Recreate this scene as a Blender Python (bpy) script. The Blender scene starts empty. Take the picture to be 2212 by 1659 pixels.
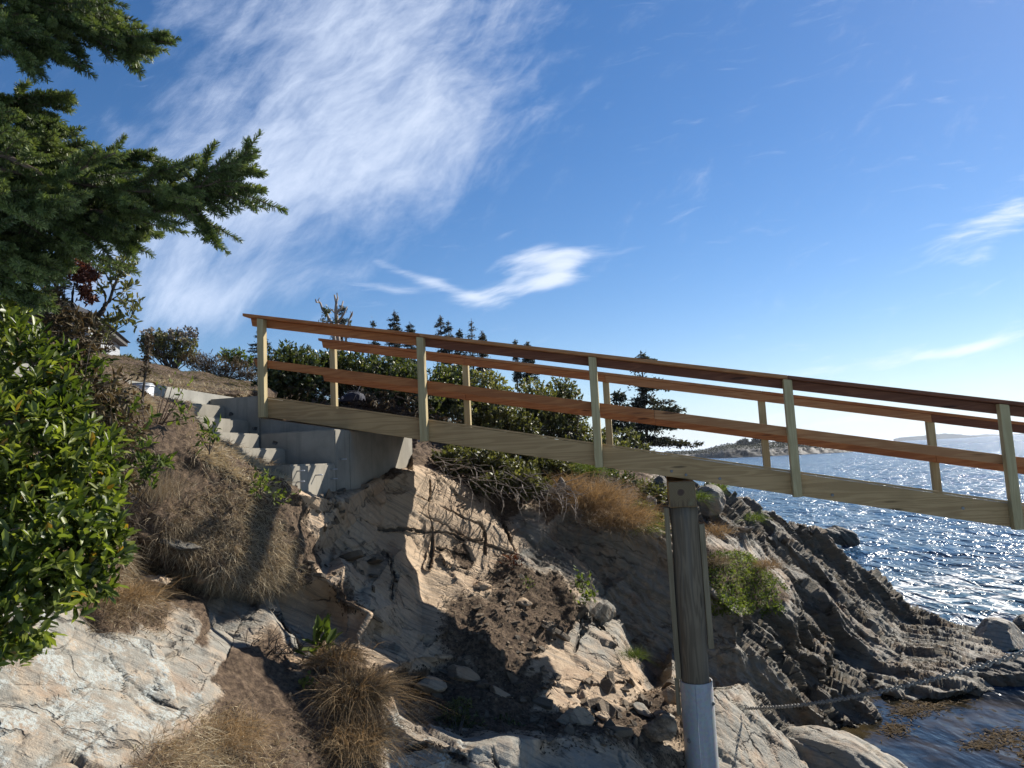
import bpy, bmesh, math, random
import numpy as np
from mathutils import Vector, Matrix, geometry

# ------------------------------------------------------------------ camera, sky, sun, exposure
S = bpy.context.scene
COL = S.collection
F, PW, PH = 1533.0, 2212.0, 1659.0
PITCH, ROLL = math.radians(6.1), math.radians(-2.9)
EYE = np.array([0.0, 0.0, 4.5])
SUN_AZ, SUN_EL = math.radians(52), math.radians(36)

cam_d = bpy.data.cameras.new('camera')
cam = bpy.data.objects.new('camera', cam_d)
COL.objects.link(cam)
cam.matrix_world = (Matrix.Translation(Vector(EYE)) @ Matrix.Rotation(math.pi / 2 + PITCH, 4, 'X')
                    @ Matrix.Rotation(ROLL, 4, 'Z'))
cam_d.sensor_width = 36.0
cam_d.lens = 36.0 * F / PW
cam_d.clip_start, cam_d.clip_end = 0.05, 60000
S.camera = cam

S.view_settings.view_transform = 'Standard'
S.view_settings.look = 'None'
S.view_settings.exposure = 0.90
S.view_settings.gamma = 1.0
cy = S.cycles
cy.max_bounces = 6
cy.diffuse_bounces = 3
cy.glossy_bounces = 3
cy.transmission_bounces = 3
cy.transparent_max_bounces = 8
cy.caustics_reflective = False
cy.caustics_refractive = False
cy.sample_clamp_indirect = 2.0
cy.use_denoising = True
cy.denoising_prefilter = 'ACCURATE'
cy.denoising_input_passes = 'RGB_ALBEDO_NORMAL'

RC = np.array(cam.matrix_world.to_3x3())


def ray(px, py):
    return RC @ np.array([(px - PW / 2) / F, (PH / 2 - py) / F, -1.0])


def P(px, py, d):
    return EYE + ray(px, py) * d


def uvdir(px, py):
    r = ray(px, py)
    return r[0] / r[1], r[2] / r[1]


class NT:
    """small helper to write node trees as expressions"""
    def __init__(s, tree):
        s.t = tree
        s.n = tree.nodes
        s.l = tree.links

    def node(s, typ, **kw):
        n = s.n.new(typ)
        for k, v in kw.items():
            setattr(n, k, v)
        return n

    def put(s, sock, v):
        if v is None:
            return
        if hasattr(v, 'is_output'):
            s.l.new(v, sock)
        else:
            if isinstance(v, (tuple, list)) and sock.type == 'RGBA' and len(v) == 3:
                v = (*v, 1)
            sock.default_value = v

    def m(s, op, a, b=None, c=None, clamp=False):
        n = s.node('ShaderNodeMath', operation=op, use_clamp=clamp)
        for i, v in enumerate((a, b, c)):
            if v is not None:
                s.put(n.inputs[i], v)
        return n.outputs[0]

    def add(s, a, b): return s.m('ADD', a, b)
    def sub(s, a, b): return s.m('SUBTRACT', a, b)
    def mul(s, a, b): return s.m('MULTIPLY', a, b)

    def ss(s, x, lo, hi):
        n = s.node('ShaderNodeMapRange', interpolation_type='SMOOTHSTEP')
        s.put(n.inputs[0], x)
        s.put(n.inputs[1], lo)
        s.put(n.inputs[2], hi)
        return n.outputs[0]

    def mix(s, f, a, b, blend='MIX'):
        n = s.node('ShaderNodeMix', data_type='RGBA', blend_type=blend)
        s.put(n.inputs[0], f)
        s.put(n.inputs[6], a)
        s.put(n.inputs[7], b)
        return n.outputs[2]

    def noise(s, vec, scale, detail=4, rough=0.55, dist=0.0, dim='3D'):
        n = s.node('ShaderNodeTexNoise', noise_dimensions=dim)
        s.put(n.inputs['Vector'], vec)
        s.put(n.inputs['Scale'], scale)
        s.put(n.inputs['Detail'], detail)
        s.put(n.inputs['Roughness'], rough)
        s.put(n.inputs['Distortion'], dist)
        return n.outputs[0]

    def noisec(s, vec, scale, detail=3):
        n = s.node('ShaderNodeTexNoise')
        s.put(n.inputs['Vector'], vec)
        s.put(n.inputs['Scale'], scale)
        s.put(n.inputs['Detail'], detail)
        return n.outputs[1]

    def voro(s, vec, scale, feature='F1', out=0, rand=1.0):
        n = s.node('ShaderNodeTexVoronoi', feature=feature)
        s.put(n.inputs['Vector'], vec)
        s.put(n.inputs['Scale'], scale)
        s.put(n.inputs['Randomness'], rand)
        return n.outputs[out]

    def map(s, vec, scale=(1, 1, 1), rot=(0, 0, 0), loc=(0, 0, 0)):
        n = s.node('ShaderNodeMapping')
        s.put(n.inputs[0], vec)
        n.inputs['Location'].default_value = loc
        n.inputs['Rotation'].default_value = rot
        n.inputs['Scale'].default_value = scale
        return n.outputs[0]

    def vadd(s, a, b, op='ADD'):
        n = s.node('ShaderNodeVectorMath', operation=op)
        s.put(n.inputs[0], a)
        s.put(n.inputs[1], b)
        return n.outputs[0]

    def dot(s, a, b):
        n = s.node('ShaderNodeVectorMath', operation='DOT_PRODUCT')
        s.put(n.inputs[0], a)
        s.put(n.inputs[1], b)
        return n.outputs[1]

    def vscale(s, a, k):
        n = s.node('ShaderNodeVectorMath', operation='SCALE')
        s.put(n.inputs[0], a)
        s.put(n.inputs[3], k)
        return n.outputs[0]

    def ramp(s, f, stops):
        n = s.node('ShaderNodeValToRGB')
        s.put(n.inputs[0], f)
        e = n.color_ramp.elements
        while len(e) < len(stops):
            e.new(0.5)
        for el, (p, c) in zip(e, stops):
            el.position = p
            el.color = (*c, 1) if len(c) == 3 else c
        return n.outputs[0]

    def attr(s, name):
        return s.node('ShaderNodeAttribute', attribute_name=name)

    def bump(s, h, strength=0.5, dist=0.02, normal=None):
        n = s.node('ShaderNodeBump')
        s.put(n.inputs['Strength'], strength)
        s.put(n.inputs['Distance'], dist)
        s.put(n.inputs['Height'], h)
        if normal is not None:
            s.put(n.inputs['Normal'], normal)
        return n.outputs[0]


# sky with high thin cloud
W = bpy.data.worlds.new('World')
S.world = W
W.use_nodes = True
w = NT(W.node_tree)
w.n.clear()
sky = w.node('ShaderNodeTexSky', sky_type='NISHITA')
sky.sun_disc = False
sky.sun_elevation = SUN_EL
sky.sun_rotation = SUN_AZ
sky.altitude = 0
sky.air_density = 1.0
sky.dust_density = 0.1
sky.ozone_density = 3.0
SKY_STRENGTH = 0.060
dirv = w.node('ShaderNodeTexCoord').outputs['Generated']
sep = w.node('ShaderNodeSeparateXYZ')
w.put(sep.inputs[0], dirv)
ysafe = w.m('MAXIMUM', sep.outputs[1], 0.05)
U = w.m('DIVIDE', sep.outputs[0], ysafe)
V = w.m('DIVIDE', sep.outputs[2], ysafe)
uvc = w.node('ShaderNodeCombineXYZ')
w.put(uvc.inputs[0], U)
w.put(uvc.inputs[1], V)
uv = uvc.outputs[0]
warp = w.vscale(w.vadd(w.noisec(uv, 2.2, 4), (0.5, 0.5, 0.5), 'SUBTRACT'), 0.16)
uvw = w.vadd(uv, warp)
sepw = w.node('ShaderNodeSeparateXYZ')
w.put(sepw.inputs[0], uvw)
UW, VW = sepw.outputs[0], sepw.outputs[1]
sepl = w.node('ShaderNodeSeparateXYZ')
w.put(sepl.inputs[0], w.vadd(uv, w.vscale(warp, 0.3)))
UL, VL = sepl.outputs[0], sepl.outputs[1]


def cloud_blob(px, py, ax, ay, ang, wt, power=2.0, warped=True):
    cu, cv = uvdir(px, py)
    a = math.radians(ang)
    uu, vv = (UW, VW) if warped else (UL, VL)
    du, dv = w.sub(uu, cu), w.sub(vv, cv)
    x = w.mul(w.add(w.mul(du, math.cos(a)), w.mul(dv, math.sin(a))), F / ax)
    y = w.mul(w.sub(w.mul(dv, math.cos(a)), w.mul(du, math.sin(a))), F / ay)
    r2 = w.add(w.mul(x, x), w.mul(y, y))
    return w.mul(w.m('POWER', 2.718, w.mul(r2, -1.0)), wt)


def total(lst):
    o = lst[0]
    for b in lst[1:]:
        o = w.add(o, b)
    return o


big = total([cloud_blob(830, 20, 330, 200, 20, 0.75), cloud_blob(700, 260, 360, 190, 35, 0.80),
             cloud_blob(960, 300, 130, 150, 60, 0.45), cloud_blob(560, 440, 380, 120, 12, 0.75),
             cloud_blob(850, 420, 200, 120, 40, 0.35),
             cloud_blob(440, 640, 260, 60, 0, 0.75), cloud_blob(250, 560, 260, 120, 0, 0.5),
             cloud_blob(430, 30, 300, 90, 0, 0.36), cloud_blob(900, -200, 500, 200, 0, 0.5),
             cloud_blob(420, 230, 200, 150, 50, 0.38), cloud_blob(260, 300, 90, 24, -35, 0.35), cloud_blob(600, 620, 220, 60, 10, 0.25), cloud_blob(1080, 180, 170, 120, 50, 0.30)])
small = total([cloud_blob(1190, 556, 130, 26, 6, 0.95, warped=False), cloud_blob(1120, 618, 120, 24, 14, 0.95, warped=False),
               cloud_blob(1000, 640, 60, 20, -10, 0.5, warped=False), cloud_blob(900, 596, 140, 12, -22, 0.6, warped=False),
               cloud_blob(840, 625, 90, 14, -10, 0.35, warped=False),
               cloud_blob(2130, 505, 190, 46, 22, 0.50, warped=False), cloud_blob(2220, 440, 160, 30, 20, 0.36, warped=False), cloud_blob(1930, 770, 140, 14, 5, 0.62, warped=False),
               cloud_blob(2130, 745, 160, 16, 10, 0.74, warped=False), cloud_blob(1750, 800, 260, 16, 3, 0.22, warped=False),
               cloud_blob(1850, 905, 420, 26, 0, 0.42, warped=False), cloud_blob(1210, 588, 60, 26, 30, 0.6, warped=False)])
t1 = w.noise(w.map(w.map(uvw, rot=(0, 0, math.radians(-54))), scale=(1.3, 6.0, 1)), 2.4, 8, 0.62, 0.3)
t2 = w.noise(w.map(w.map(uvw, rot=(0, 0, math.radians(-30))), scale=(1.6, 3.4, 1)), 8.0, 7, 0.66, 0.2)
tex = w.add(w.mul(t1, 0.52), w.mul(t2, 0.48))
mb_ = w.ss(w.add(w.mul(big, .80), w.mul(w.sub(tex, 0.5), 2.3)), 0.08, 1.45)
t3 = w.noise(w.map(w.map(uvw, rot=(0, 0, math.radians(-8))), scale=(2.0, 12.0, 1)), 4.0, 7, 0.6, 0.2)
ms_ = w.ss(w.add(small, w.mul(w.sub(t3, 0.5), 2.1)), 0.16, 1.30)
cl = w.m('MAXIMUM', mb_, ms_)
cl = w.mul(w.m('MINIMUM', cl, 1.0), 0.84)
cl = w.mul(cl, w.ss(sep.outputs[1], 0.02, 0.2))
hsv = w.node('ShaderNodeHueSaturation')
hsv.inputs['Saturation'].default_value = 1.24
hsv.inputs['Value'].default_value = 1.0
w.put(hsv.inputs['Color'], w.vscale(sky.outputs[0], SKY_STRENGTH))
# pale sea air low over the horizon
low = w.m('POWER', 2.718, w.mul(w.m('MAXIMUM', sep.outputs[2], 0.0), -17.0))
skyt = w.mix(1.0, hsv.outputs[0], (1.03, 0.985, 1.05), 'MULTIPLY')
skyc = w.mix(w.mul(low, 0.8), skyt, (0.36, 0.46, 0.58))
ccol = w.mix(w.ss(sep.outputs[0], -0.5, 0.6), (0.42, 0.48, 0.60), (0.58, 0.61, 0.65))
allc = w.mix(cl, skyc, ccol)
bg = w.node('ShaderNodeBackground')
w.put(bg.inputs[0], allc)
bg.inputs[1].default_value = 1.0
wo = w.node('ShaderNodeOutputWorld')
w.l.new(bg.outputs[0], wo.inputs[0])

sun_d = bpy.data.lights.new('sun', 'SUN')
sun_d.energy = 5.0
sun_d.angle = math.radians(0.5)
sun_d.color = (1.0, 0.94, 0.84)
sun = bpy.data.objects.new('sun', sun_d)
COL.objects.link(sun)
SDIR = np.array([math.sin(SUN_AZ) * math.cos(SUN_EL), math.cos(SUN_AZ) * math.cos(SUN_EL), math.sin(SUN_EL)])
sun.rotation_euler = Vector(SDIR).to_track_quat('Z', 'Y').to_euler()
sun.location = (30, 25, 40)

rng = np.random.default_rng(7)
random.seed(7)


# ------------------------------------------------------------------ mesh helpers
def norm(v):
    v = np.asarray(v, float)
    return v / (np.linalg.norm(v, axis=-1, keepdims=True) + 1e-12)


class MB:
    """collects polygons, then links them as ONE mesh object"""
    def __init__(s):
        s.v, s.f, s.t, s.n = [], [], [], 0

    def add(s, v, f, tint=0.5):
        v = np.asarray(v, float).reshape(-1, 3)
        f = np.asarray(f, int)
        s.v.append(v)
        s.f.append(f + s.n)
        t = np.asarray(tint, float)
        s.t.append(np.full(len(v), float(t)) if t.ndim == 0 else t)
        s.n += len(v)
        return s

    def tube(s, pts, rad, seg=6, tint=0.5, cap=True):
        pts = np.asarray(pts, float)
        k = len(pts)
        rad = np.broadcast_to(np.asarray(rad, float), (k,)) if np.ndim(rad) else np.full(k, float(rad))
        tan = norm(np.gradient(pts, axis=0))
        ref = np.array([0, 0, 1.0]) if abs(tan[0][2]) < 0.9 else np.array([1.0, 0, 0])
        a = norm(np.cross(tan, ref))
        b = np.cross(tan, a)
        th = np.arange(seg) * 2 * math.pi / seg
        ring = (a[:, None, :] * np.cos(th)[None, :, None] + b[:, None, :] * np.sin(th)[None, :, None])
        v = (pts[:, None, :] + ring * rad[:, None, None]).reshape(-1, 3)
        i = np.arange(k - 1)[:, None] * seg
        j = np.arange(seg)[None, :]
        j2 = (j + 1) % seg
        f = np.stack([i + j, i + j2, i + seg + j2, i + seg + j], -1).reshape(-1, 4)
        s.add(v, f, tint)
        if cap and seg >= 3:
            o = s.n - len(v)
            s.f.append(np.array([[o + q for q in range(seg)][::-1]]))
            s.f.append(np.array([[o + (k - 1) * seg + q for q in range(seg)]]))
        return s

    def build(s, name, mat, parent=None, smooth=False):
        me = bpy.data.meshes.new(name)
        if s.v:
            v = np.concatenate(s.v)
            me.vertices.add(len(v))
            me.vertices.foreach_set('co', v.ravel())
            tot = np.concatenate([np.full(len(f), f.shape[1]) for f in s.f])
            idx = np.concatenate([f.ravel() for f in s.f])
            me.loops.add(len(idx))
            me.loops.foreach_set('vertex_index', idx.astype(np.int32))
            me.polygons.add(len(tot))
            st = np.concatenate([[0], np.cumsum(tot)[:-1]])
            me.polygons.foreach_set('loop_start', st.astype(np.int32))
            me.polygons.foreach_set('loop_total', tot.astype(np.int32))
            if smooth:
                me.polygons.foreach_set('use_smooth', np.ones(len(tot), bool))
            at = me.attributes.new('tint', 'FLOAT', 'POINT')
            at.data.foreach_set('value', np.concatenate(s.t).astype(np.float32))
            me.update(calc_edges=True)
        if mat is not None:
            me.materials.append(mat)
        o = bpy.data.objects.new(name, me)
        COL.objects.link(o)
        if parent is not None:
            o.parent = parent
        return o


def tag(o, label=None, cat=None, group=None, kind=None):
    if label: o['label'] = label
    if cat: o['category'] = cat
    if group: o['group'] = group
    if kind: o['kind'] = kind
    return o


def thing(name, label, cat, loc=(0, 0, 0), rotz=0.0, group=None):
    o = bpy.data.objects.new(name, None)
    o.empty_display_size = 0.2
    COL.objects.link(o)
    o.location = loc
    o.rotation_euler = (0, 0, rotz)
    return tag(o, label, cat, group)


def world_part(mb, name, mat, root, smooth=False):
    """build a mesh given in world coordinates as a child of an unrotated Empty"""
    l = np.array(root.location)
    mb.v = [v - l for v in mb.v]
    return mb.build(name, mat, root, smooth)


def poly_part(name, verts, faces, mat, parent, bevel=0.0, seg=1):
    bm = bmesh.new()
    vs = [bm.verts.new(tuple(map(float, v))) for v in verts]
    for f in faces:
        bm.faces.new([vs[i] for i in f])
    bmesh.ops.recalc_face_normals(bm, faces=bm.faces)
    if bevel > 0:
        bmesh.ops.bevel(bm, geom=list(bm.edges), offset=bevel, segments=seg, affect='EDGES', clamp_overlap=True)
    me = bpy.data.meshes.new(name)
    bm.to_mesh(me)
    bm.free()
    if mat is not None:
        me.materials.append(mat)
    o = bpy.data.objects.new(name, me)
    COL.objects.link(o)
    if parent is not None:
        o.parent = parent
    return o


BOXF = [(0, 1, 2, 3), (7, 6, 5, 4), (0, 4, 5, 1), (1, 5, 6, 2), (2, 6, 7, 3), (3, 7, 4, 0)]


def box8(x0, x1, y0, y1, z0, z1, slope=0.0, zl=None):
    """corners of a box whose top and bottom follow a slope along x"""
    o = []
    for z in (z0, z1):
        for x, y in ((x0, y0), (x1, y0), (x1, y1), (x0, y1)):
            o.append((x, y, z + slope * x))
    return o


# ------------------------------------------------------------------ numpy noise
_perm = np.random.default_rng(3).permutation(1024)


def hash3(a, b, c):
    a, b, c = (np.asarray(q).astype(np.int64) for q in (a, b, c))
    h = _perm[(a + _perm[(b + _perm[c & 1023]) & 1023]) & 1023]
    return h / 1023.0


def vnoise(p, f):
    q = p * f + 100.0
    i = np.floor(q).astype(np.int64)
    t = q - i
    t = t * t * (3 - 2 * t)
    r = 0
    for dx in (0, 1):
        for dy in (0, 1):
            for dz in (0, 1):
                wgt = (t[:, 0] if dx else 1 - t[:, 0]) * (t[:, 1] if dy else 1 - t[:, 1]) * (t[:, 2] if dz else 1 - t[:, 2])
                r = r + wgt * hash3(i[:, 0] + dx, i[:, 1] + dy, i[:, 2] + dz)
    return r * 2 - 1


def fbm(p, f, octv=4, gain=0.5):
    r, a = 0, 1.0
    for k in range(octv):
        r = r + a * vnoise(p + 17.3 * k, f)
        f *= 2.03
        a *= gain
    return r


def basis(n):
    n = norm(n)
    a = norm(np.cross(n, [0.3, 0.9, 0.2]))
    return n, a, np.cross(n, a)


def blocks(p, nb, thick, lo, seed=0, warp=0.16):
    """broken bedded rock: every bed is cut in blocks, each with its own offset (0..1); also returns nearness to a joint"""
    n, a, b = basis(nb)
    q = (p @ n) / thick + warp * fbm(p + seed, 0.6 / max(thick * 3, 0.2), 2)
    k = np.floor(q)
    fq = q - k
    h0 = hash3(k + 500, 7 + seed, 3)
    h1 = hash3(k + 500, 9 + seed, 5)
    u = (p @ a) / (lo * (0.6 + h0)) + h1 * 9 + 0.13 * fbm(p + 5 + seed, 1.2 / lo, 2)
    v = (p @ b) / (lo * (0.6 + h1)) + h0 * 7 + 0.13 * fbm(p + 9 + seed, 1.2 / lo, 2)
    iu, iv = np.floor(u), np.floor(v)
    val = hash3(k + 500, iu + 300 + seed, iv + 300)
    edge = np.minimum(np.minimum(fq, 1 - fq) * thick, np.minimum(np.minimum(u - iu, iu + 1 - u), np.minimum(v - iv, iv + 1 - v)) * lo)
    return val, edge


# ------------------------------------------------------------------ materials
def mat(name):
    m = bpy.data.materials.new(name)
    m.use_nodes = True
    n = NT(m.node_tree)
    bs = next(x for x in n.n if x.type == 'BSDF_PRINCIPLED')
    return m, n, bs


KTONE = 0.68


def setp(n, bs, color=None, rough=None, normal=None, metal=None, spec=None):
    if color is not None:
        n.put(bs.inputs['Base Color'], n.mix(1.0, color, (KTONE, KTONE, KTONE), 'MULTIPLY') if hasattr(color, 'is_output') else tuple(q * KTONE for q in color))
    if rough is not None: n.put(bs.inputs['Roughness'], rough)
    if normal is not None: n.put(bs.inputs['Normal'], normal)
    if metal is not None: n.put(bs.inputs['Metallic'], metal)
    if spec is not None: n.put(bs.inputs['Specular IOR Level'], spec)


def wood(name, light, dark, axis='x', knots=True, grey=0.0, rough=0.75, scale=1.0):
    m, n, bs = mat(name)
    c = n.node('ShaderNodeTexCoord').outputs['Object']
    oi = n.node('ShaderNodeObjectInfo').outputs['Random']
    off = n.node('ShaderNodeCombineXYZ')
    n.put(off.inputs[0], n.mul(oi, 37.0))
    n.put(off.inputs[1], n.mul(oi, 19.0))
    n.put(off.inputs[2], n.mul(oi, 53.0))
    c = n.vadd(c, off.outputs[0])
    lo, hi = 0.55 * scale, 16.0 * scale
    sc = (lo, hi, hi) if axis == 'x' else (hi, hi, lo) if axis == 'z' else (hi, lo, hi)
    cm = n.map(c, scale=sc)
    ks = (1.3, 9, 9) if axis == 'x' else (9, 9, 1.3) if axis == 'z' else (9, 1.3, 9)
    kd = n.voro(n.map(c, scale=ks), 1.0)
    kmask = n.m('SUBTRACT', 1.0, n.ss(kd, 0.05, 0.5))
    ring = n.add(n.mul(n.noise(cm, 0.55, 3, 0.5, 0.6), 7.0), n.mul(kmask, 1.2))
    wv = n.m('SINE', n.mul(ring, 6.283))
    band = n.ss(wv, -0.9, 1.0)
    fine = n.noise(n.map(c, scale=tuple(q * (2.5 if q > 2 else 1.0) for q in sc)), 4.0, 4, 0.6)
    f = n.m('MINIMUM', n.add(n.mul(band, 0.55), n.mul(fine, 0.5)), 1.0)
    col = n.mix(f, dark, light)
    blot = n.noise(c, 2.2, 3)
    col = n.mix(n.mul(n.ss(blot, 0.45, 0.75), 0.35), col, tuple(q * 0.72 for q in dark))
    if knots:
        kcol = n.node('ShaderNodeSeparateColor')
        n.put(kcol.inputs[0], n.voro(n.map(c, scale=ks), 1.0, out=1))
        kc = n.mul(n.m('SUBTRACT', 1.0, n.ss(kd, 0.08, 0.17)), n.m('GREATER_THAN', kcol.outputs[0], 0.5))
        col = n.mix(n.mul(kc, 0.85), col, tuple(q * 0.28 for q in dark))
    if grey:
        g = n.ss(n.noise(n.map(c, scale=tuple(q * 0.4 for q in sc)), 2.0, 4), 0.4, 0.65)
        col = n.mix(n.mul(g, grey), col, (0.17, 0.17, 0.155))
    setp(n, bs, col, rough, n.bump(n.add(f, n.mul(fine, 0.6)), 0.35, 0.004), spec=0.3)
    return m


def leafmat(name, dark, mid, light, trans=0.35, rough=0.5, spec=0.4, extra=None, tcol=(0.95, 1.0, 0.42)):
    """colour by the 'tint' of each leaf (0 dark .. 1 light); extra = (threshold, colour) for odd leaves"""
    m, n, bs = mat(name)
    t = n.attr('tint').outputs['Fac']
    col = n.ramp(t, [(0.0, dark), (0.5, mid), (0.93, light)] + ([(1.0, extra)] if extra else []))
    geo = n.node('ShaderNodeNewGeometry')
    v = n.noise(geo.outputs['Position'], 30.0, 2)
    col = n.mix(n.mul(v, 0.35), col, tuple(q * 0.45 for q in mid))
    setp(n, bs, col, rough, spec=spec)
    tr = n.node('ShaderNodeBsdfTranslucent')
    n.put(tr.inputs[0], n.mix(1.0, col, tcol, 'MULTIPLY'))
    mx = n.node('ShaderNodeMixShader')
    mx.inputs[0].default_value = trans
    n.l.new(bs.outputs[0], mx.inputs[1])
    n.l.new(tr.outputs[0], mx.inputs[2])
    out = next(x for x in n.n if x.type == 'OUTPUT_MATERIAL')
    n.l.new(mx.outputs[0], out.inputs[0])
    return m


def plain(name, color, rough=0.6, metal=0.0, var=0.25, vscale=6.0, bumpd=0.0, bscale=60.0, spec=0.5):
    m, n, bs = mat(name)
    c = n.node('ShaderNodeTexCoord').outputs['Object']
    v = n.noise(c, vscale, 5, 0.6)
    col = n.mix(n.ss(v, 0.3, 0.7), tuple(q * (1 - var) for q in color), tuple(min(1, q * (1 + var)) for q in color))
    nm = n.bump(n.noise(c, bscale, 4), 0.6, bumpd) if bumpd else None
    setp(n, bs, col, rough, nm, metal, spec)
    return m


def rockmat(name, nb, tan=(0.62, 0.455, 0.30), grey=(0.34, 0.325, 0.28), line_scale=5.0, orange=0.0):
    m, n, bs = mat(name)
    pos = n.node('ShaderNodeNewGeometry').outputs['Position']
    a = n.attr('mask')
    sp = n.node('ShaderNodeSeparateColor')
    n.put(sp.inputs[0], a.outputs['Color'])
    dirt, gr, lich = sp.outputs[0], sp.outputs[1], sp.outputs[2]
    joint = n.attr('joint').outputs['Fac']
    n1 = n.noise(pos, 1.3, 5, 0.6)
    n2 = n.noise(pos, 7.0, 6, 0.65)
    n3 = n.noise(pos, 42.0, 5, 0.7)
    # bedding lines
    nbv = norm(nb)
    q = n.add(n.dot(pos, tuple(nbv)), n.mul(n.noise(pos, 1.1, 4), 0.07))
    cv = n.node('ShaderNodeCombineXYZ')
    n.put(cv.inputs[0], n.mul(q, line_scale * 2.2))
    strat = n.noise(n.vadd(cv.outputs[0], n.vscale(pos, 0.40)), 2.4, 6, 0.7)
    fine = n.noise(n.vadd(n.vscale(cv.outputs[0], 4.0), n.vscale(pos, 1.0)), 2.0, 4, 0.65)
    base = n.mix(n.ss(n.add(gr, n.mul(n.sub(n1, 0.5), 1.3)), 0.35, 0.65), tan, grey)
    base = n.mix(n.mul(n.ss(n2, 0.42, 0.7), 0.45), base, tuple(min(1, c * 1.22) for c in tan))
    base = n.mix(n.mul(n.ss(n.noise(pos, 2.3, 6, .7), 0.50, 0.66), 0.55), base, (tan[0] * .62, tan[1] * .52, tan[2] * .45))
    base = n.mix(n.mul(n.ss(strat, 0.47, 0.66), 0.6), base, tuple(c * 0.52 for c in grey))
    base = n.mix(n.mul(n.ss(n3, 0.5, 0.75), 0.45), base, tuple(c * 0.55 for c in tan))
    rust = n.ss(n.noise(pos, 0.9, 4), 0.52, 0.7)
    base = n.mix(n.mul(rust, 0.35 + orange), base, (0.33, 0.19, 0.09))
    base = n.mix(n.mul(n.ss(a.outputs['Alpha'], .55, .9), .9), base, n.mix(1.0, base, (.38, .38, .38), 'MULTIPLY'))  # strongly bedded ridge rock: shade put into the colour by darkening it
    # dirt and litter lying on it
    dn = n.noise(pos, 3.0, 6, 0.7)
    dm = n.ss(n.add(dirt, n.mul(n.sub(dn, 0.5), 1.1)), 0.36, 0.56)
    dcol = n.mix(n.ss(n.noise(pos, 22.0, 5, 0.7), 0.35, 0.7), (0.085, 0.055, 0.036), (0.26, 0.18, 0.115))
    base = n.mix(dm, base, dcol)
    # lichen
    ln = n.noise(pos, 5.5, 8, 0.74)
    lm = n.ss(n.add(n.mul(lich, 0.26), ln), 0.73, 0.83)
    lm = n.mul(lm, n.ss(n.noise(pos, 46.0, 4, 0.7), 0.38, 0.55))
    base = n.mix(n.mul(lm, lich), base, (0.50, 0.53, 0.50))
    spot = n.mul(lich, n.ss(n.noise(pos, 9.0, 6, 0.75), 0.60, 0.66))
    base = n.mix(n.mul(spot, 0.7), base, (0.07, 0.07, 0.065))
    base = n.mix(n.mul(n.m('MULTIPLY', n.ss(joint, 0.2, 1.0), 0.75), n.sub(1.0, dm)), base, (0.05, 0.042, 0.035))
    bn, ba, bb_ = basis(nb)
    wp = n.vadd(pos, n.vscale(n.vadd(n.noisec(pos, 4.0, 5), (.5, .5, .5), 'SUBTRACT'), 0.30))
    cc = n.node('ShaderNodeCombineXYZ')
    n.put(cc.inputs[0], n.mul(n.dot(wp, tuple(bn)), 3.4))
    n.put(cc.inputs[1], n.mul(n.dot(wp, tuple(ba)), .40))
    n.put(cc.inputs[2], n.mul(n.dot(wp, tuple(bb_)), .60))
    vor = n.voro(cc.outputs[0], 1.15, 'DISTANCE_TO_EDGE')
    vor2 = n.voro(cc.outputs[0], 3.6, 'DISTANCE_TO_EDGE')
    crk = n.mul(n.sub(1.0, n.ss(vor, 0.004, 0.024)), n.ss(n.noise(pos, 1.9, 4), 0.47, 0.56))
    crk2 = n.mul(n.sub(1.0, n.ss(vor2, 0.01, 0.06)), n.ss(n.noise(pos, 2.7, 4), 0.54, 0.64))
    crk = n.mul(n.m('MAXIMUM', crk, n.mul(crk2, .7)), n.sub(1.0, dm))
    base = n.mix(n.mul(crk, .6), base, (0.045, 0.036, 0.028))
    h = n.add(n.add(n.mul(n2, 0.7), n.mul(n3, 0.5)), n.add(n.mul(strat, 0.55), n.mul(fine, 0.18)))
    h = n.add(h, n.mul(n.noise(pos, 110.0, 3, 0.7), n.add(0.25, n.mul(dm, 0.6))))
    h = n.sub(h, n.mul(crk, 1.6))
    setp(n, bs, base, n.mix(dm, (0.72, 0.72, 0.72), (0.95, 0.95, 0.95)), n.bump(h, 0.75, 0.035), spec=0.3)
    return m


M = {}
M['post'] = wood('treated_pine_upright', (0.64, 0.52, 0.28), (0.48, 0.365, 0.175), 'z')
M['beam'] = wood('treated_pine_board', (0.66, 0.43, 0.20), (0.43, 0.265, 0.115), 'x')
M['cedar'] = wood('cedar_board', (0.60, 0.235, 0.075), (0.38, 0.12, 0.036), 'x')
M['cedar_dark'] = wood('dark_cedar_board', (0.25, 0.095, 0.045), (0.15, 0.05, 0.024), 'x')
M['cedar_light'] = wood('light_cedar_board', (0.62, 0.31, 0.13), (0.44, 0.18, 0.065), 'x')
M['pile'] = wood('weathered_pile_timber', (0.31, 0.235, 0.15), (0.15, 0.108, 0.066), 'z', grey=0.3)
M['batten'] = wood('batten_timber', (0.40, 0.32, 0.20), (0.27, 0.2, 0.11), 'z')
M['plank'] = wood('deck_plank', (0.30, 0.25, 0.15), (0.2, 0.16, 0.09), 'y')
M['bolt'] = plain('galvanised_bolt', (0.30, 0.29, 0.27), 0.6, 0.2)
M['rusty'] = plain('steel_tie', (0.55, 0.55, 0.55), 0.5, 0.3)
M['bark'] = plain('bark', (0.10, 0.08, 0.065), 0.9, var=0.45, vscale=25, bumpd=0.01)
M['greybark'] = plain('grey_dead_wood', (0.34, 0.29, 0.25), 0.9, var=0.4, vscale=20)
M['twig'] = plain('brown_twig', (0.13, 0.085, 0.06), 0.85, var=0.4, vscale=20)


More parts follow.
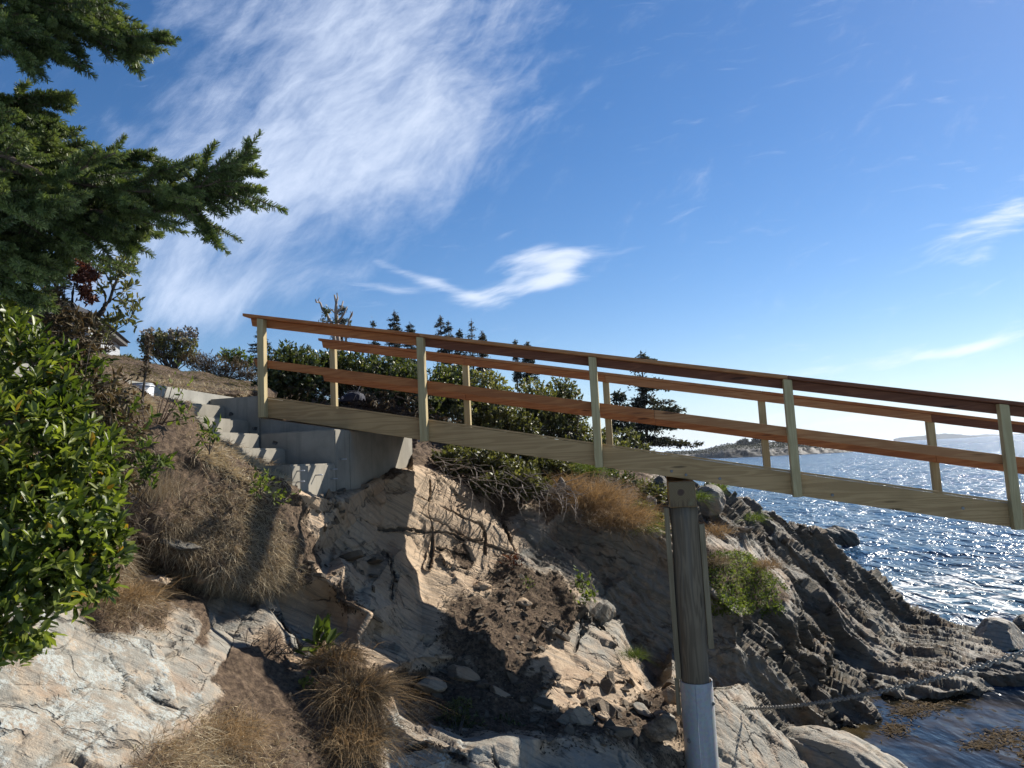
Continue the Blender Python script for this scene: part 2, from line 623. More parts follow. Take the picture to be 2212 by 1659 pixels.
def concrete(name, base=(0.43, 0.395, 0.325)):
    m, n, bs = mat(name)
    c = n.node('ShaderNodeTexCoord').outputs['Object']
    n1 = n.noise(c, 2.0, 5, 0.6)
    n2 = n.noise(n.map(c, scale=(6, 6, 1.2)), 2.0, 5, 0.65)
    n3 = n.noise(c, 60, 4, 0.7)
    col = n.mix(n.ss(n1, 0.35, 0.68), tuple(q * 0.72 for q in base), base)
    col = n.mix(n.mul(n.ss(n2, 0.5, 0.72), 0.4), col, tuple(q * 0.62 for q in base))
    col = n.mix(n.mul(n.ss(n3, 0.5, 0.8), 0.3), col, tuple(q * 0.6 for q in base))
    st = n.noise(n.map(c, scale=(9, 9, .35)), 1.6, 4, .6)
    col = n.mix(n.mul(n.ss(st, .52, .72), .45), col, tuple(q * .5 for q in base))
    pit = n.sub(1.0, n.ss(n.voro(c, 16.0), 0.03, 0.09))
    col = n.mix(n.mul(pit, 0.5), col, (0.12, 0.11, 0.1))
    setp(n, bs, col, 0.9, n.bump(n.add(n.mul(n3, 0.5), n1), 0.4, 0.006), spec=0.25)
    return m


M['concrete'] = concrete('cast_concrete')
M['pale_concrete'] = concrete('pale_concrete', (0.52, 0.50, 0.44))


def steelmat():
    m, n, bs = mat('galvanised_steel')
    c = n.node('ShaderNodeTexCoord').outputs['Object']
    sp_ = n.voro(c, 38.0, out=1)
    v = n.noise(n.map(c, scale=(3, 3, 0.5)), 3.0, 5)
    col = n.mix(n.ss(v, 0.35, 0.7), (0.50, 0.51, 0.515), (0.64, 0.65, 0.655))
    col = n.mix(0.10, col, sp_)
    setp(n, bs, col, n.add(0.45, n.mul(v, 0.25)), n.bump(v, 0.15, 0.004), 0.12)
    return m


def endgrain():
    m, n, bs = mat('sawn_timber_end')
    c = n.node('ShaderNodeTexCoord').outputs['Object']
    p = n.vadd(c, (-0.145, 0.0, -0.17), 'ADD')
    sp_ = n.node('ShaderNodeSeparateXYZ')
    n.put(sp_.inputs[0], n.vadd(c, n.vscale(n.noisec(c, 9), 0.02)))
    x, z = n.sub(sp_.outputs[0], 0.14), n.sub(sp_.outputs[2], 0.175)
    r = n.m('SQRT', n.add(n.mul(x, x), n.mul(z, z)))
    rings = n.ss(n.m('SINE', n.mul(r, 420)), -1, 1)
    col = n.mix(rings, (0.17, 0.105, 0.045), (0.27, 0.19, 0.085))
    col = n.mix(n.sub(1.0, n.ss(r, 0.03, 0.042)), col, (0.085, 0.04, 0.018))
    st = n.noise(n.map(c, scale=(40, 40, 3)), 1.5, 4)
    low = n.sub(1.0, n.ss(sp_.outputs[2], 0.02, 0.13))
    col = n.mix(n.mul(low, n.ss(st, 0.4, 0.6)), col, (0.11, 0.06, 0.022))
    col = n.mix(n.ss(n.noise(c, 7, 4), 0.55, 0.8), col, (0.23, 0.20, 0.10))
    setp(n, bs, col, 0.7, n.bump(rings, 0.2, 0.003))
    return m


M['steel'] = steelmat()
M['endgrain'] = endgrain()

# ------------------------------------------------------------------ the ramp (local frame: x along, y away from us, z up)
A0 = np.array([-3.203, 9.055, 5.21])
RZ = math.atan2(-0.2012, 1.0)
LU = np.array([math.cos(RZ), math.sin(RZ), 0.0])
LN = np.array([-math.sin(RZ), math.cos(RZ), 0.0])
SL = -0.1967


def loc2w(u, nn, z):
    return np.array([A0[0], A0[1], 0]) + LU * u + LN * nn + np.array([0, 0, z])


def px_plane(px, py, nn):
    """pixel -> ramp-frame (u, z) on the vertical plane y = nn"""
    r = ray(px, py)
    p0 = loc2w(0, nn, 0)
    t = ((p0 - EYE) @ LN) / (r @ LN)
    q = EYE + r * t
    return (q - p0) @ LU, q[2]


def px_face(px, py, u0):
    r = ray(px, py)
    p0 = loc2w(u0, 0, 0)
    t = ((p0 - EYE) @ LU) / (r @ LU)
    q = EYE + r * t
    return (q - p0) @ LN, q[2]


ramp = thing('wooden_footbridge', 'long sloping timber ramp with red-brown handrails crossing from concrete steps toward the sea', 'ramp', tuple(A0), RZ)


def board(name, x0, x1, y0, y1, z0, z1, m, bevel=0.003, endcut=0.0):
    v = box8(x0, x1, y0, y1, z0, z1, SL)
    if endcut:
        for i in (0, 3):
            v[i] = (v[i][0] + endcut, v[i][1], v[i][2] + SL * endcut)
    return poly_part(name, v, BOXF, M[m], ramp, bevel)


U_END = 11.5
PU = [0.0, 2.15, 4.24, 6.36, 8.45, 10.55]
# near beam in two lengths with a thin strip on its top edge
board('side_beam', -0.03, U_END, 0.046, 0.084, 0.0, 0.243, 'beam')
board('top_strip', -0.03, U_END, 0.044, 0.12, 0.2455, 0.268, 'beam')
board('far_beam', 0.9, U_END, 1.98, 2.018, -0.235 + 0.2, 0.035, 'beam')
for k in range(3):
    pass
k = 0
u = -0.02
while u < U_END:
    board('deck_plank', u, u + 0.138, 0.125, 2.05, 0.037, 0.075, 'plank', 0.003)
    u += 0.1446
for i, uu in enumerate(PU):
    zb = SL * uu
    v = box8(uu - 0.045, uu + 0.045, -0.045, 0.044, zb - 0.012, zb + 1.268)
    for j in (4, 5, 6, 7):
        v[j] = (v[j][0], v[j][1], v[j][2] + SL * (v[j][0] - uu))
    poly_part('post', v, BOXF, M['post'], ramp, 0.004)
    v = box8(uu - 0.045, uu + 0.045, 2.02, 2.109, zb + 0.034, zb + 1.268)
    for j in (4, 5, 6, 7):
        v[j] = (v[j][0], v[j][1], v[j][2] + SL * (v[j][0] - uu))
    poly_part('post', v, BOXF, M['post'], ramp, 0.004)
# handrails: caps, top boards, middle boards; lengths butt at the posts
for y0, y1, yb0, yb1, ls in ((-0.062, 0.105, 0.046, 0.084, -0.237), (1.965, 2.125, 1.98, 2.018, -0.202)):
    caps = [(ls, 2.15 if y0 < 0 else 2.18, 'cedar'), (2.153 if y0 < 0 else 2.183, 6.36, 'cedar_light'), (6.363, U_END, 'cedar_dark' if y0 < 0 else 'cedar')]
    for a, b, mm in caps:
        board('handrail_cap', a, b, y0, y1, 1.272, 1.311, mm)
    for a, b, mm in [(ls + 0.05, 2.15, 'cedar'), (2.153, 4.24, 'cedar_dark' if y0 < 0 else 'cedar'), (4.243, 8.45, 'cedar_dark' if y0 < 0 else 'cedar_light'), (8.453, U_END, 'cedar_dark')]:
        board('top_rail', a, b, yb0, yb1, 1.168, 1.2685, mm, endcut=0.02 if a < 0 else 0)
    for a, b, mm in [(ls + 0.05 if y0 > 0 else -0.15, 2.15, 'cedar'), (2.153, 4.9, 'cedar'), (4.903, 8.45, 'cedar' if y0 > 0 else 'cedar_light'), (8.453, U_END, 'cedar')]:
        board('middle_rail', a, b, yb0, yb1, 0.640, 0.742, mm, endcut=0.03 if a < 0 else 0)


def disc_part(name, c, axis, r, h, m, parent, seg=14, dome=0.4):
    """round bolt head standing on a face, in the parent's frame"""
    mb = MB()
    c = np.asarray(c, float)
    a = norm(axis)
    pts = [c, c + a * h * (1 - dome), c + a * h]
    mb.tube(pts, [r, r, r * 0.6], seg)
    return mb.build(name, m, parent, False)


for px, py in ((1450.6, 1018), (1482, 1026), (1798, 1069.5), (905, 953), (1124, 988), (1555, 1034), (2080, 1098)):
    uu, zz = px_plane(px, py, 0.046)
    disc_part('bolt_head', (uu, 0.046, zz - A0[2]), (0, -1, 0), 0.016, 0.010, M['bolt'], ramp)

# ------------------------------------------------------------------ concrete steps and abutment
stair = thing('concrete_steps', 'grey cast concrete steps and abutment holding the upper end of the timber ramp', 'steps', (A0[0], A0[1], 0), RZ)


def cbox(name, x0, x1, y0, y1, z0, z1, bevel=0.018, m='concrete', ztop=None):
    v = box8(x0, x1, y0, y1, z0, z1)
    if ztop:
        for i, z in zip((4, 5, 6, 7), ztop):
            v[i] = (v[i][0], v[i][1], z)
    return poly_part(name, v, BOXF, M[m], stair, bevel, 2)


ZT = [(-0.55, -0.785, 5.382), (-0.21, -0.545, 5.177), (0.175, -0.205, 4.972), (0.52, 0.18, 4.776)]
for uu, ub, zt in ZT:
    cbox('step', ub, uu, -1.55, 0.028 if uu < 0 else -0.372, 3.9, zt)
cbox('step', 0.525, 1.165, -1.42, -0.372, 3.3, 4.568)
cbox('parapet', 0.178, 1.162, -0.37, 0.027, 3.3, 4.972, 0.012, ztop=(4.972, 4.972, 4.972, 4.972))
cbox('side_wall', -0.785, -0.06, 0.03, 0.62, 3.9, 5.487, 0.012)
v_top = [5.2 + 0.01, 5.21 + SL * 1.16 - 0.012]
cbox('bridge_seat', -0.058, 1.158, 0.031, 2.35, 3.2, 5.0, 0.012, ztop=(v_top[0] - 0.012, v_top[1], v_top[1], v_top[0] - 0.012))
cbox('retaining_wall', -1.06, -0.788, -2.9, 0.75, 3.9, 5.565, 0.02, 'pale_concrete', ztop=(5.63, 5.63, 5.555, 5.555))
c8 = lambda x, y: (329.16 + x * .27282, 658.3 + y * .27282)
for x, y in ((1145, 1318), (1290, 1350), (1145, 1403), (1410, 1305), (1410, 1380), (1485, 1225)):
    nn, zz = px_face(*c8(x, y), 1.165)
    mb = MB()
    mb.tube([(1.16, nn, zz), (1.252, nn, zz + 0.002)], 0.007, 8)
    mb.build('form_tie', M['rusty'], stair)

# ------------------------------------------------------------------ terrain
TY = {  # dirt, grey, lichen, bedding, grass, green
    't': (0.0, 0.10, 0.0, 0.35, 0, 0), 'g': (0.0, 0.75, 0.08, 0.45, 0, 0), 'l': (0.0, 0.9, 1.0, 0.30, 0, 0),
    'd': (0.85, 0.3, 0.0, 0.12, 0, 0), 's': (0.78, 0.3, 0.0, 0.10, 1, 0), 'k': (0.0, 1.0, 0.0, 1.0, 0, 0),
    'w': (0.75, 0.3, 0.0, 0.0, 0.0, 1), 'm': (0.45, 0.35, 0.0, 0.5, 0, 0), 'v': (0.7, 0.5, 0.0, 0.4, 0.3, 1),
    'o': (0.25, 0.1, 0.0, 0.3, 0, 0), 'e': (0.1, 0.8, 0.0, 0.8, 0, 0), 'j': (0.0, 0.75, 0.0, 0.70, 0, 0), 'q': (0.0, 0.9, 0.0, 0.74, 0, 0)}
OUT = [(-500, 640, 12, 'w'), (0, 705, 14, 'w'), (213, 765, 16, 'w'), (333, 788, 17, 'w'), (410, 805, 17, 'w'), (547, 828, 18, 'w'),
       (650, 852, 17, 'd'), (760, 866, 13.5, 'd'), (850, 872, 13.2, 'd'), (920, 892, 13.4, 'd'), (1000, 915, 14, 'd'), (1200, 965, 14, 'd'),
       (1390, 1018, 14, 'd'), (1450, 1036, 13.5, 'k'), (1500, 1043, 14, 'k'), (1560, 1058, 14.8, 'k'), (1640, 1098, 15.8, 'k'), (1700, 1122, 16.2, 'k'),
       (1760, 1138, 16.6, 'k'), (1800, 1168, 17, 'k'), (1840, 1210, 17.2, 'k'), (1895, 1252, 17.4, 'k'), (1960, 1312, 17.6, 'k'), (2010, 1330, 17.7, 'k'),
       (2060, 1345, 16.9, 'q'), (2110, 1362, 16.0, 'q'), (2160, 1400, 14.6, 'q'), (2240, 1440, 13.3, 'q'),
       (2240, 1500, 12.9, 'q'), (2010, 1560, 12.6, 'q'), (1960, 1640, 12.5, 'k'), (1900, 1760, 12.0, 'g'), (1740, 1850, 10.0, 'g'),
       (1480, 1900, 7.0, 'g'), (1100, 1900, 5.6, 'g'), (850, 1900, 5.3, 'g'), (500, 1900, 4.0, 's'), (0, 1950, 2.7, 's'), (-500, 1950, 2.5, 'l'),
       (-600, 1500, 2.8, 'l'), (-600, 1000, 4.2, 's')]
INN = '''330 888 7.3 s;290 868 7.1 s;230 815 6.9 s;100 800 6.6 s;-200 790 6.2 s;280 822 9.4 w;320 826 9.3 w;420 846 9.6 w;508 852 9.9 w;560 848 10.6 w;
300 950 6.4 s;200 1000 5.7 s;0 1000 4.9 s;-300 1000 4.5 s;395 918 7.0 s;437 960 7.1 s;497 990 7.15 s;566 1022 7.2 s;606 1036 7.22 s;622 1068 7.2 d;634 1066 7.25 d;662 1070 7.38 t;702 1077 7.72 t;
430 890 9.6 d;470 915 9.8 d;520 945 10 d;560 960 10.2 d;600 985 10 d;632 1020 9.6 d;560 905 11 d;650 930 11.5 d;740 925 12 d;800 940 12.2 d;870 950 12.2 d;760 1010 10.4 d;830 990 11.4 d;
690 1040 9.3 d;400 975 6.7 s;480 1022 6.9 s;560 1058 7.05 s;600 1085 7.12 s;350 1080 6.25 s;450 1100 6.6 s;560 1120 6.9 s;625 1130 7.15 s;
280 1150 5.95 s;370 1180 6.1 s;480 1225 6.4 s;560 1258 6.62 s;640 1262 6.95 s;655 1200 7.15 d;300 1215 6.4 d;400 1245 6.8 d;470 1266 7.0 d;
360 1290 6.2 d;425 1325 6.05 d;436 1280 6.7 d;442 1312 6.42 g;500 1283 6.75 g;560 1277 6.92 g;640 1285 7.08 t;700 1310 7.15 t;740 1365 6.75 t;650 1405 6.5 g;500 1388 6.15 g;460 1350 6.3 g;
300 1330 5.5 s;420 1392 5.5 d;200 1368 4.9 s;60 1430 4.0 l;180 1385 4.5 l;300 1388 4.9 l;400 1405 5.2 g;470 1425 5.4 g;440 1490 5.0 l;390 1560 4.6 l;250 1620 3.9 l;0 1640 3.4 l;0 1480 3.8 l;200 1500 4.3 l;
480 1440 5.45 d;600 1435 5.9 d;640 1460 5.85 m;700 1400 6.4 s;770 1420 6.3 s;812 1480 5.9 s;815 1560 5.6 s;820 1700 5.1 s;600 1560 5.2 d;540 1500 5.4 d;450 1590 4.7 s;380 1640 4.2 s;500 1750 4.2 s;200 1750 3.4 s;
690 1100 7.68 t;650 1092 7.45 d;660 1120 7.5 m;698 1140 7.5 t;745 1220 7.15 o;700 1250 6.95 o;740 1290 6.85 d;805 1320 6.75 o;775 1375 6.6 t;858 1440 6.35 t;835 1500 6.15 t;800 1265 7.55 t;
735 1086 8.05 t;780 1090 8.9 t;778 1062 8.75 t;842 1044 9.8 t;805 1046 9.25 t;893 1023 10.25 t;903 1110 9.8 t;893 1150 9.5 t;830 1140 9.3 t;775 1110 8.85 t;850 1027 9.95 d;891 985 11.0 d;860 985 11.8 d;
720 1130 7.95 t;720 1180 8.15 t;800 1200 8.6 t;870 1180 9.2 t;912 1225 9.15 t;917 1290 8.76 t;860 1300 7.95 t;870 1370 7.7 t;905 1420 7.55 t;865 1470 7.05 d;
960 1030 10.6 t;1000 1050 10.75 t;1060 1110 10.45 t;1100 1170 10.2 t;1120 1200 10.0 g;1030 1210 9.65 t;1000 1250 9.2 t;930 1272 8.95 t;920 1180 9.6 t;980 1120 10.1 t;
940 1000 11.2 d;1010 1040 11.1 d;1080 1105 10.9 d;1130 1130 10.7 j;1160 1180 10.5 j;1200 1090 11.3 d;1050 1020 11.8 d;1150 1040 12.1 d;1250 1060 12 d;1330 1080 11.9 s;1290 1010 12.8 s;1230 1120 11.3 j;1300 1150 11.0 j;1380 1140 11.05 j;1350 1060 12.4 s;1410 1100 12.2 v;1380 1035 13.2 v;
1200 1210 10.3 j;1160 1225 9.9 j;1300 1250 10.8 j;1240 1180 11.0 j;1380 1220 10.95 j;1440 1160 11.0 j;1420 1300 10.75 j;1340 1330 10.55 j;1305 1285 10.55 j;1450 1400 10.4 j;1385 1420 10.3 j;1420 1470 10.0 j;1520 1430 10.3 j;1530 1490 10.05 j;1500 1330 10.75 j;1480 1230 11.0 j;
1020 1215 9.6 d;1100 1230 9.6 d;1190 1268 9.6 d;1245 1282 9.5 m;1000 1312 8.72 d;1060 1400 8.25 d;1150 1385 8.6 d;1230 1330 9.15 d;1165 1470 7.98 d;1090 1330 8.85 d;1035 1350 8.5 d;
1258 1286 9.5 g;1296 1300 9.6 g;1330 1390 9.15 g;1360 1450 8.75 t;1250 1370 9.0 g;1172 1440 8.3 t;1200 1510 7.80 t;1290 1510 8.1 t;1365 1472 8.5 t;
1385 1500 8.35 m;1450 1485 8.4 m;1400 1560 7.85 d;1300 1560 7.6 d;1470 1530 8.1 m;1230 1540 7.6 d;
880 1500 7.3 d;1000 1500 7.4 d;1100 1480 7.75 d;1000 1560 6.95 d;1100 1560 7.1 d;1200 1560 7.35 d;940 1440 7.8 m;1000 1420 8.0 m;
852 1562 5.8 l;900 1592 5.7 l;1000 1622 5.6 l;1100 1603 5.8 g;1200 1592 6.4 m;1330 1592 7.0 m;1340 1680 6.3 g;850 1680 5.4 l;1100 1700 5.5 g;1400 1640 7.2 m;1470 1600 7.9 m;1480 1720 7.4 m;
1545 1502 8.75 g;1620 1548 9.1 g;1700 1618 9.3 g;1745 1690 9.2 g;1560 1600 8.25 g;1600 1700 7.9 g;1500 1560 8.3 m;
1540 1288 10.5 j;1600 1332 10.55 e;1660 1420 10.75 e;1720 1500 10.9 e;1790 1560 11.0 e;1590 1400 10.45 j;1620 1470 10.45 j;1680 1540 10.55 k;1750 1590 10.8 k;1800 1625 10.9 k;1660 1330 11.7 k;1710 1410 11.75 k;1775 1490 11.75 k;1830 1560 11.5 k;
1460 1090 12.2 k;1500 1150 12.0 v;1530 1120 12.8 k;1560 1080 13.6 k;1530 1200 11.3 v;1600 1205 11.9 v;1650 1240 12.1 v;1690 1290 12.0 v;1610 1315 11.2 v;1545 1265 10.75 v;
1600 1130 13.4 k;1640 1170 13.8 e;1700 1230 14.15 e;1760 1280 14.3 e;1830 1330 14.3 q;1900 1385 14.2 q;1950 1430 13.7 q;1680 1150 15.0 e;1740 1200 15.3 e;1800 1250 15.5 e;1870 1310 15.7 e;1930 1360 15.9 q;2000 1395 14.9 q;2060 1385 14.9 q;
1740 1300 14.1 k;1800 1380 14.0 k;1870 1450 13.6 q;1930 1500 12.5 q;1990 1478 12.7 q;2060 1440 13.2 q;2080 1490 12.25 q;2140 1450 13.1 q;2010 1500 12.3 q;1720 1330 11.9 e;1780 1420 11.9 e;1850 1500 11.8 e;1895 1555 11.4 e;1900 1590 11.3 k;1850 1600 11.2 k;1930 1530 12.4 q;
1732 1323 13.9 k;1792 1412 13.9 k;1862 1492 13.5 q;1906 1544 12.9 q;1612 1330 11.5 k;1672 1415 11.6 k;1732 1493 11.65 k;1803 1553 11.6 k;
1652 1163 14.9 k;1712 1221 15.2 k;1772 1271 15.3 k;1842 1321 15.4 k;1912 1377 15.6 q;1962 1422 14.2 q;1690 1142 16.0 k;1750 1191 16.3 k;1812 1241 16.6 k;1882 1301 16.9 k;1942 1353 17.0 q'''


def parse(t):
    o = []
    for q in t.replace('\n', '').split(';'):
        if q.strip():
            a = q.split()
            o.append((float(a[0]), float(a[1]), float(a[2]), a[3]))
    return o


def refine(v, f, at, L, kd, maxit=12, close=None):
    """split edges longer than L (grows with distance, factor kd) until none is left"""
    for _ in range(maxit):
        e = np.concatenate([f[:, [0, 1]], f[:, [1, 2]], f[:, [2, 0]]])
        es = np.sort(e, 1).astype(np.int64)
        key, inv = np.unique(es[:, 0] * (1 << 24) + es[:, 1], return_inverse=True)
        uq = np.stack([key >> 24, key & ((1 << 24) - 1)], 1)
        inv = inv.reshape(-1)
        mid = (v[uq[:, 0]] + v[uq[:, 1]]) / 2
        ln = np.linalg.norm(v[uq[:, 0]] - v[uq[:, 1]], axis=1)
        lim = np.maximum(L, kd * np.linalg.norm(mid - EYE, axis=1))
        loc = (mid - EYE) @ RC
        off = (np.abs(loc[:, 0] / np.maximum(-loc[:, 2], 0.1)) > 0.80) | (loc[:, 1] / np.maximum(-loc[:, 2], 0.1) < -0.62)
        lim = np.where(off, lim * 5, lim)
        if close is not None:
            for pts in close:
                lo, hi = pts.min(0) - .12, pts.max(0) + .12
                m_ = np.where(((mid > lo) & (mid < hi)).all(1) & (ln > .010))[0]
                for c0 in range(0, len(m_), 20000):
                    mm_ = m_[c0:c0 + 20000]
                    d2 = ((mid[mm_, None, :] - pts[None]) ** 2).sum(2).min(1)
                    lim[mm_] = np.where(d2 < (.035 + ln[mm_] * .6) ** 2, .010, lim[mm_])
        mk = ln > lim
        if not mk.any():
            break
        nid = np.full(len(uq), -1)
        nid[mk] = len(v) + np.arange(mk.sum())
        v = np.concatenate([v, mid[mk]])
        at = np.concatenate([at, (at[uq[mk, 0]] + at[uq[mk, 1]]) / 2])
        m3 = nid[inv].reshape(3, -1).T      # midpoint ids of edges 01,12,20
        cnt = (m3 >= 0).sum(1)
        new = [f[cnt == 0]]
        s3 = cnt == 3
        a, b, c = f[s3].T
        x, y, z = m3[s3].T
        new += [np.stack(q, 1) for q in ((a, x, z), (x, b, y), (z, y, c), (x, y, z))]
        for k in range(3):
            r = [(k + j) % 3 for j in range(3)]
            ff, mm = f[:, r], m3[:, r]
            s1 = (cnt == 1) & (mm[:, 0] >= 0)
            a, b, c = ff[s1].T
            x = mm[s1, 0]
            new += [np.stack(q, 1) for q in ((a, x, c), (x, b, c))]
            s2 = (cnt == 2) & (mm[:, 2] < 0)
            a, b, c = ff[s2].T
            x, y = mm[s2, 0], mm[s2, 1]
            new += [np.stack(q, 1) for q in ((x, b, y), (a, x, y), (a, y, c))]
        f = np.concatenate(new)
    return v, f, at


def vnormals(v, f):
    fn = np.cross(v[f[:, 1]] - v[f[:, 0]], v[f[:, 2]] - v[f[:, 0]])
    n = np.zeros_like(v)
    for k in range(3):
        np.add.at(n, f[:, k], fn)
    return norm(n)


def smooth_mesh(v, f, it, fac=0.5):
    e = np.concatenate([f[:, [0, 1]], f[:, [1, 2]], f[:, [2, 0]]])
    srt = np.sort(e, 1).astype(np.int64)
    key, cn = np.unique(srt[:, 0] * (1 << 24) + srt[:, 1], return_counts=True)
    es = np.stack([key >> 24, key & ((1 << 24) - 1)], 1)
    deg = np.bincount(es.ravel(), minlength=len(v)).astype(float)[:, None]
    bd = np.zeros(len(v), bool)
    bd[es[cn == 1].ravel()] = True
    for _ in range(it):
        s_ = np.zeros_like(v)
        np.add.at(s_, es[:, 0], v[es[:, 1]])
        np.add.at(s_, es[:, 1], v[es[:, 0]])
        nv = v + fac * (s_ / deg - v)
        v = np.where(bd[:, None], v, nv)
    return v


def rock_object(name, v, f, at, m, parent=None, joint=None, smooth=False):
    mb = MB()
    mb.add(v, f)
    o = mb.build(name, m, parent, smooth)
    a = o.data.attributes.new('mask', 'FLOAT_COLOR', 'POINT')
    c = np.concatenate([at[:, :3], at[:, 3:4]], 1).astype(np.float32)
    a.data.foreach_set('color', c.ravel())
    j = o.data.attributes.new('joint', 'FLOAT', 'POINT')
    j.data.foreach_set('value', (np.zeros(len(v)) if joint is None else joint).astype(np.float32))
    return o


NB = np.array([0.70, 0.38, 0.60])       # bedding of the ridge
NB2 = np.array([0.34, 0.46, 0.82])      # bedding of the landslip face


def facets(v, size, ax, stretch, seed):
    """chiselled look: every cell is a plane with its own tilt; returns height/size in about -0.5..0.5 and nearness to the cell edge"""
    n, a, b = basis(ax)
    q = np.stack([v @ n, (v @ a) / stretch, (v @ b) / (1 + (stretch - 1) * .4)], 1) / size + 0.18 * np.stack([fbm(v + seed + k, .9 / size, 2) for k in (0, 31, 67)], 1)
    q = q.astype(np.float32)
    i0 = np.floor(q).astype(np.int64)
    best = np.full(len(v), 9e9, np.float32)
    sec = best.copy()
    hh = np.zeros(len(v), np.float32)
    for dx in (-1, 0, 1):
        for dy in (-1, 0, 1):
            for dz in (-1, 0, 1):
                c = i0 + [dx, dy, dz] + 400
                j = [hash3(c[:, 0] + 7 * k, c[:, 1] + seed, c[:, 2] + 3 * k) for k in range(6)]
                d = q - (c - 400) - np.stack(j[:3], 1)
                r = (d * d).sum(1)
                h = d[:, 0] * (j[3] - .5) + d[:, 1] * (j[4] - .5) * 1.3 + d[:, 2] * (j[5] - .5) * 1.3 + (j[4] - .5) * .35
                m_ = r < best
                sec = np.where(m_, best, np.minimum(sec, r))
                hh = np.where(m_, h, hh)
                best = np.where(m_, r, best)
    return hh, np.sqrt(sec) - np.sqrt(best)


def displace(v, f, at):
    n = vnormals(v, f)
    dist = np.linalg.norm(v - EYE, axis=1)
    dirt, strat, grass, green = at[:, 0], at[:, 3], at[:, 4], at[:, 5]
    rock = np.clip(1 - dirt * 1.15, 0, 1)
    k = np.clip((strat - 0.5) * 2, 0, 1)
    v = v + n * (fbm(v, 0.7, 3) * (0.035 + .04 * dirt))[:, None]
    b1, e1 = blocks(v, NB, 0.42, 2.2, 1)
    b2, e2 = blocks(v, NB, 0.15, 0.9, 2)

    def teeth(t, sd, lo):
        q = (v @ norm(NB)) / t + 0.5 * fbm(v + sd, 0.55 / max(t, .12), 2) + 0.12 * fbm(v + sd, 4.0, 2)
        k_ = np.floor(q)
        al = v @ basis(NB)[1] / lo
        am = hash3(k_ + 400, sd, 9) * (.55 + .45 * vnoise(np.stack([al, k_ * 3.7, k_ * 0], 1), 1.0))
        return (1 - (q - k_)) * (0.3 + am) + 0.35 * am

    h_k = teeth(.50, 3, 2.2) * .34 + teeth(.16, 5, 1.2) * .17 + teeth(.065, 8, .6) * .07 - .28 + (b2 - .5) * .03 + fbm(v, 3, 3) * .012
    c1, g1 = blocks(v, NB2, 0.55, 1.5, 11, 0.12)
    c2, g2 = blocks(v, NB2, 0.16, 0.6, 12, 0.14)
    c3, g3 = blocks(v, NB2, 0.05, 0.25, 13, 0.16)
    h_t = (c1 - 0.5) * 0.055 + (c2 - 0.5) * 0.022 * (vnoise(v, .9) > 0) + fbm(v, 3, 4) * 0.008
    r_ = rock > .05
    fa, fb, ea = np.zeros(len(v)), np.zeros(len(v)), np.ones(len(v))
    fa[r_], ea[r_] = facets(v[r_], .62, NB2, 1.5, 51)
    fb[r_] = facets(v[r_], .20, NB2, 1.7, 52)[0]
    fk = np.zeros(len(v))
    rk = k > .1
    fk[rk] = facets(v[rk], .22, NB, 3.5, 53)[0]
    h_k = h_k + fk * .06
    h_t = h_t * .6 + fa * .11 + fb * .022
    h_d = fbm(v, 2.6, 5, 0.6) * 0.045 + np.maximum(0, vnoise(v, 11)) * 0.03
    h = rock * (k * h_k + (1 - k) * h_t) + (1 - rock) * h_d
    jt = np.exp(-np.minimum(g1, 9) / 0.012) * (c1 > .3) * 0.8 + np.exp(-g2 / 0.007) * (c2 > 0.78) * 0.7
    jk = np.exp(-e1 / 0.018) * 0.6 + np.exp(-e2 / 0.010) * 0.4 * (b2 > 0.4)
    joint = np.clip(rock * (k * jk + (1 - k) * np.maximum(jt * .8, .7 * np.exp(-ea / .018) * (vnoise(v, .8) > -.1))), 0, 1)
    h = h - joint * rock * 0.022
    return v + n * h[:, None], joint


CT = OUT + parse(INN)
cv_, ce_, cf_, *_r = geometry.delaunay_2d_cdt([Vector((q[0], q[1])) for q in CT], [], [list(range(len(OUT)))], 1, 1e-4)
assert len(cv_) == len(CT), (len(cv_), len(CT))
orig = [o[0] if o else i for i, o in enumerate(_r[0])]
CT = [CT[i] for i in orig]
CP = np.array([P(q[0], q[1], q[2]) for q in CT])
C2 = np.array([(q[0], q[1]) for q in CT])
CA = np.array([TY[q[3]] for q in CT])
CF = np.array([list(t) for t in cf_])
# face towards the eye
fn_ = np.cross(CP[CF[:, 1]] - CP[CF[:, 0]], CP[CF[:, 2]] - CP[CF[:, 0]])
flip = ((EYE - CP[CF[:, 0]]) * fn_).sum(1) < 0
CF[flip] = CF[flip][:, ::-1]


def ground(px, py):
    """point of the (undisplaced) hillside seen through a pixel"""
    p = np.array([px, py])
    a, b, c = C2[CF[:, 0]], C2[CF[:, 1]], C2[CF[:, 2]]
    d = (b[:, 1] - c[:, 1]) * (a[:, 0] - c[:, 0]) + (c[:, 0] - b[:, 0]) * (a[:, 1] - c[:, 1])
    w0 = ((b[:, 1] - c[:, 1]) * (p[0] - c[:, 0]) + (c[:, 0] - b[:, 0]) * (p[1] - c[:, 1])) / d
    w1 = ((c[:, 1] - a[:, 1]) * (p[0] - c[:, 0]) + (a[:, 0] - c[:, 0]) * (p[1] - c[:, 1])) / d
    ok = np.where((w0 > -1e-6) & (w1 > -1e-6) & (1 - w0 - w1 > -1e-6))[0]
    if not len(ok):
        return P(px, py, 8.0)
    i = ok[0]
    n = np.cross(CP[CF[i, 1]] - CP[CF[i, 0]], CP[CF[i, 2]] - CP[CF[i, 0]])
    r = ray(px, py)
    t = ((CP[CF[i, 0]] - EYE) @ n) / (r @ n)
    return EYE + r * t


def depth_at(px, py):
    q = ground(px, py)
    return float(-(RC.T @ (q - EYE))[2])


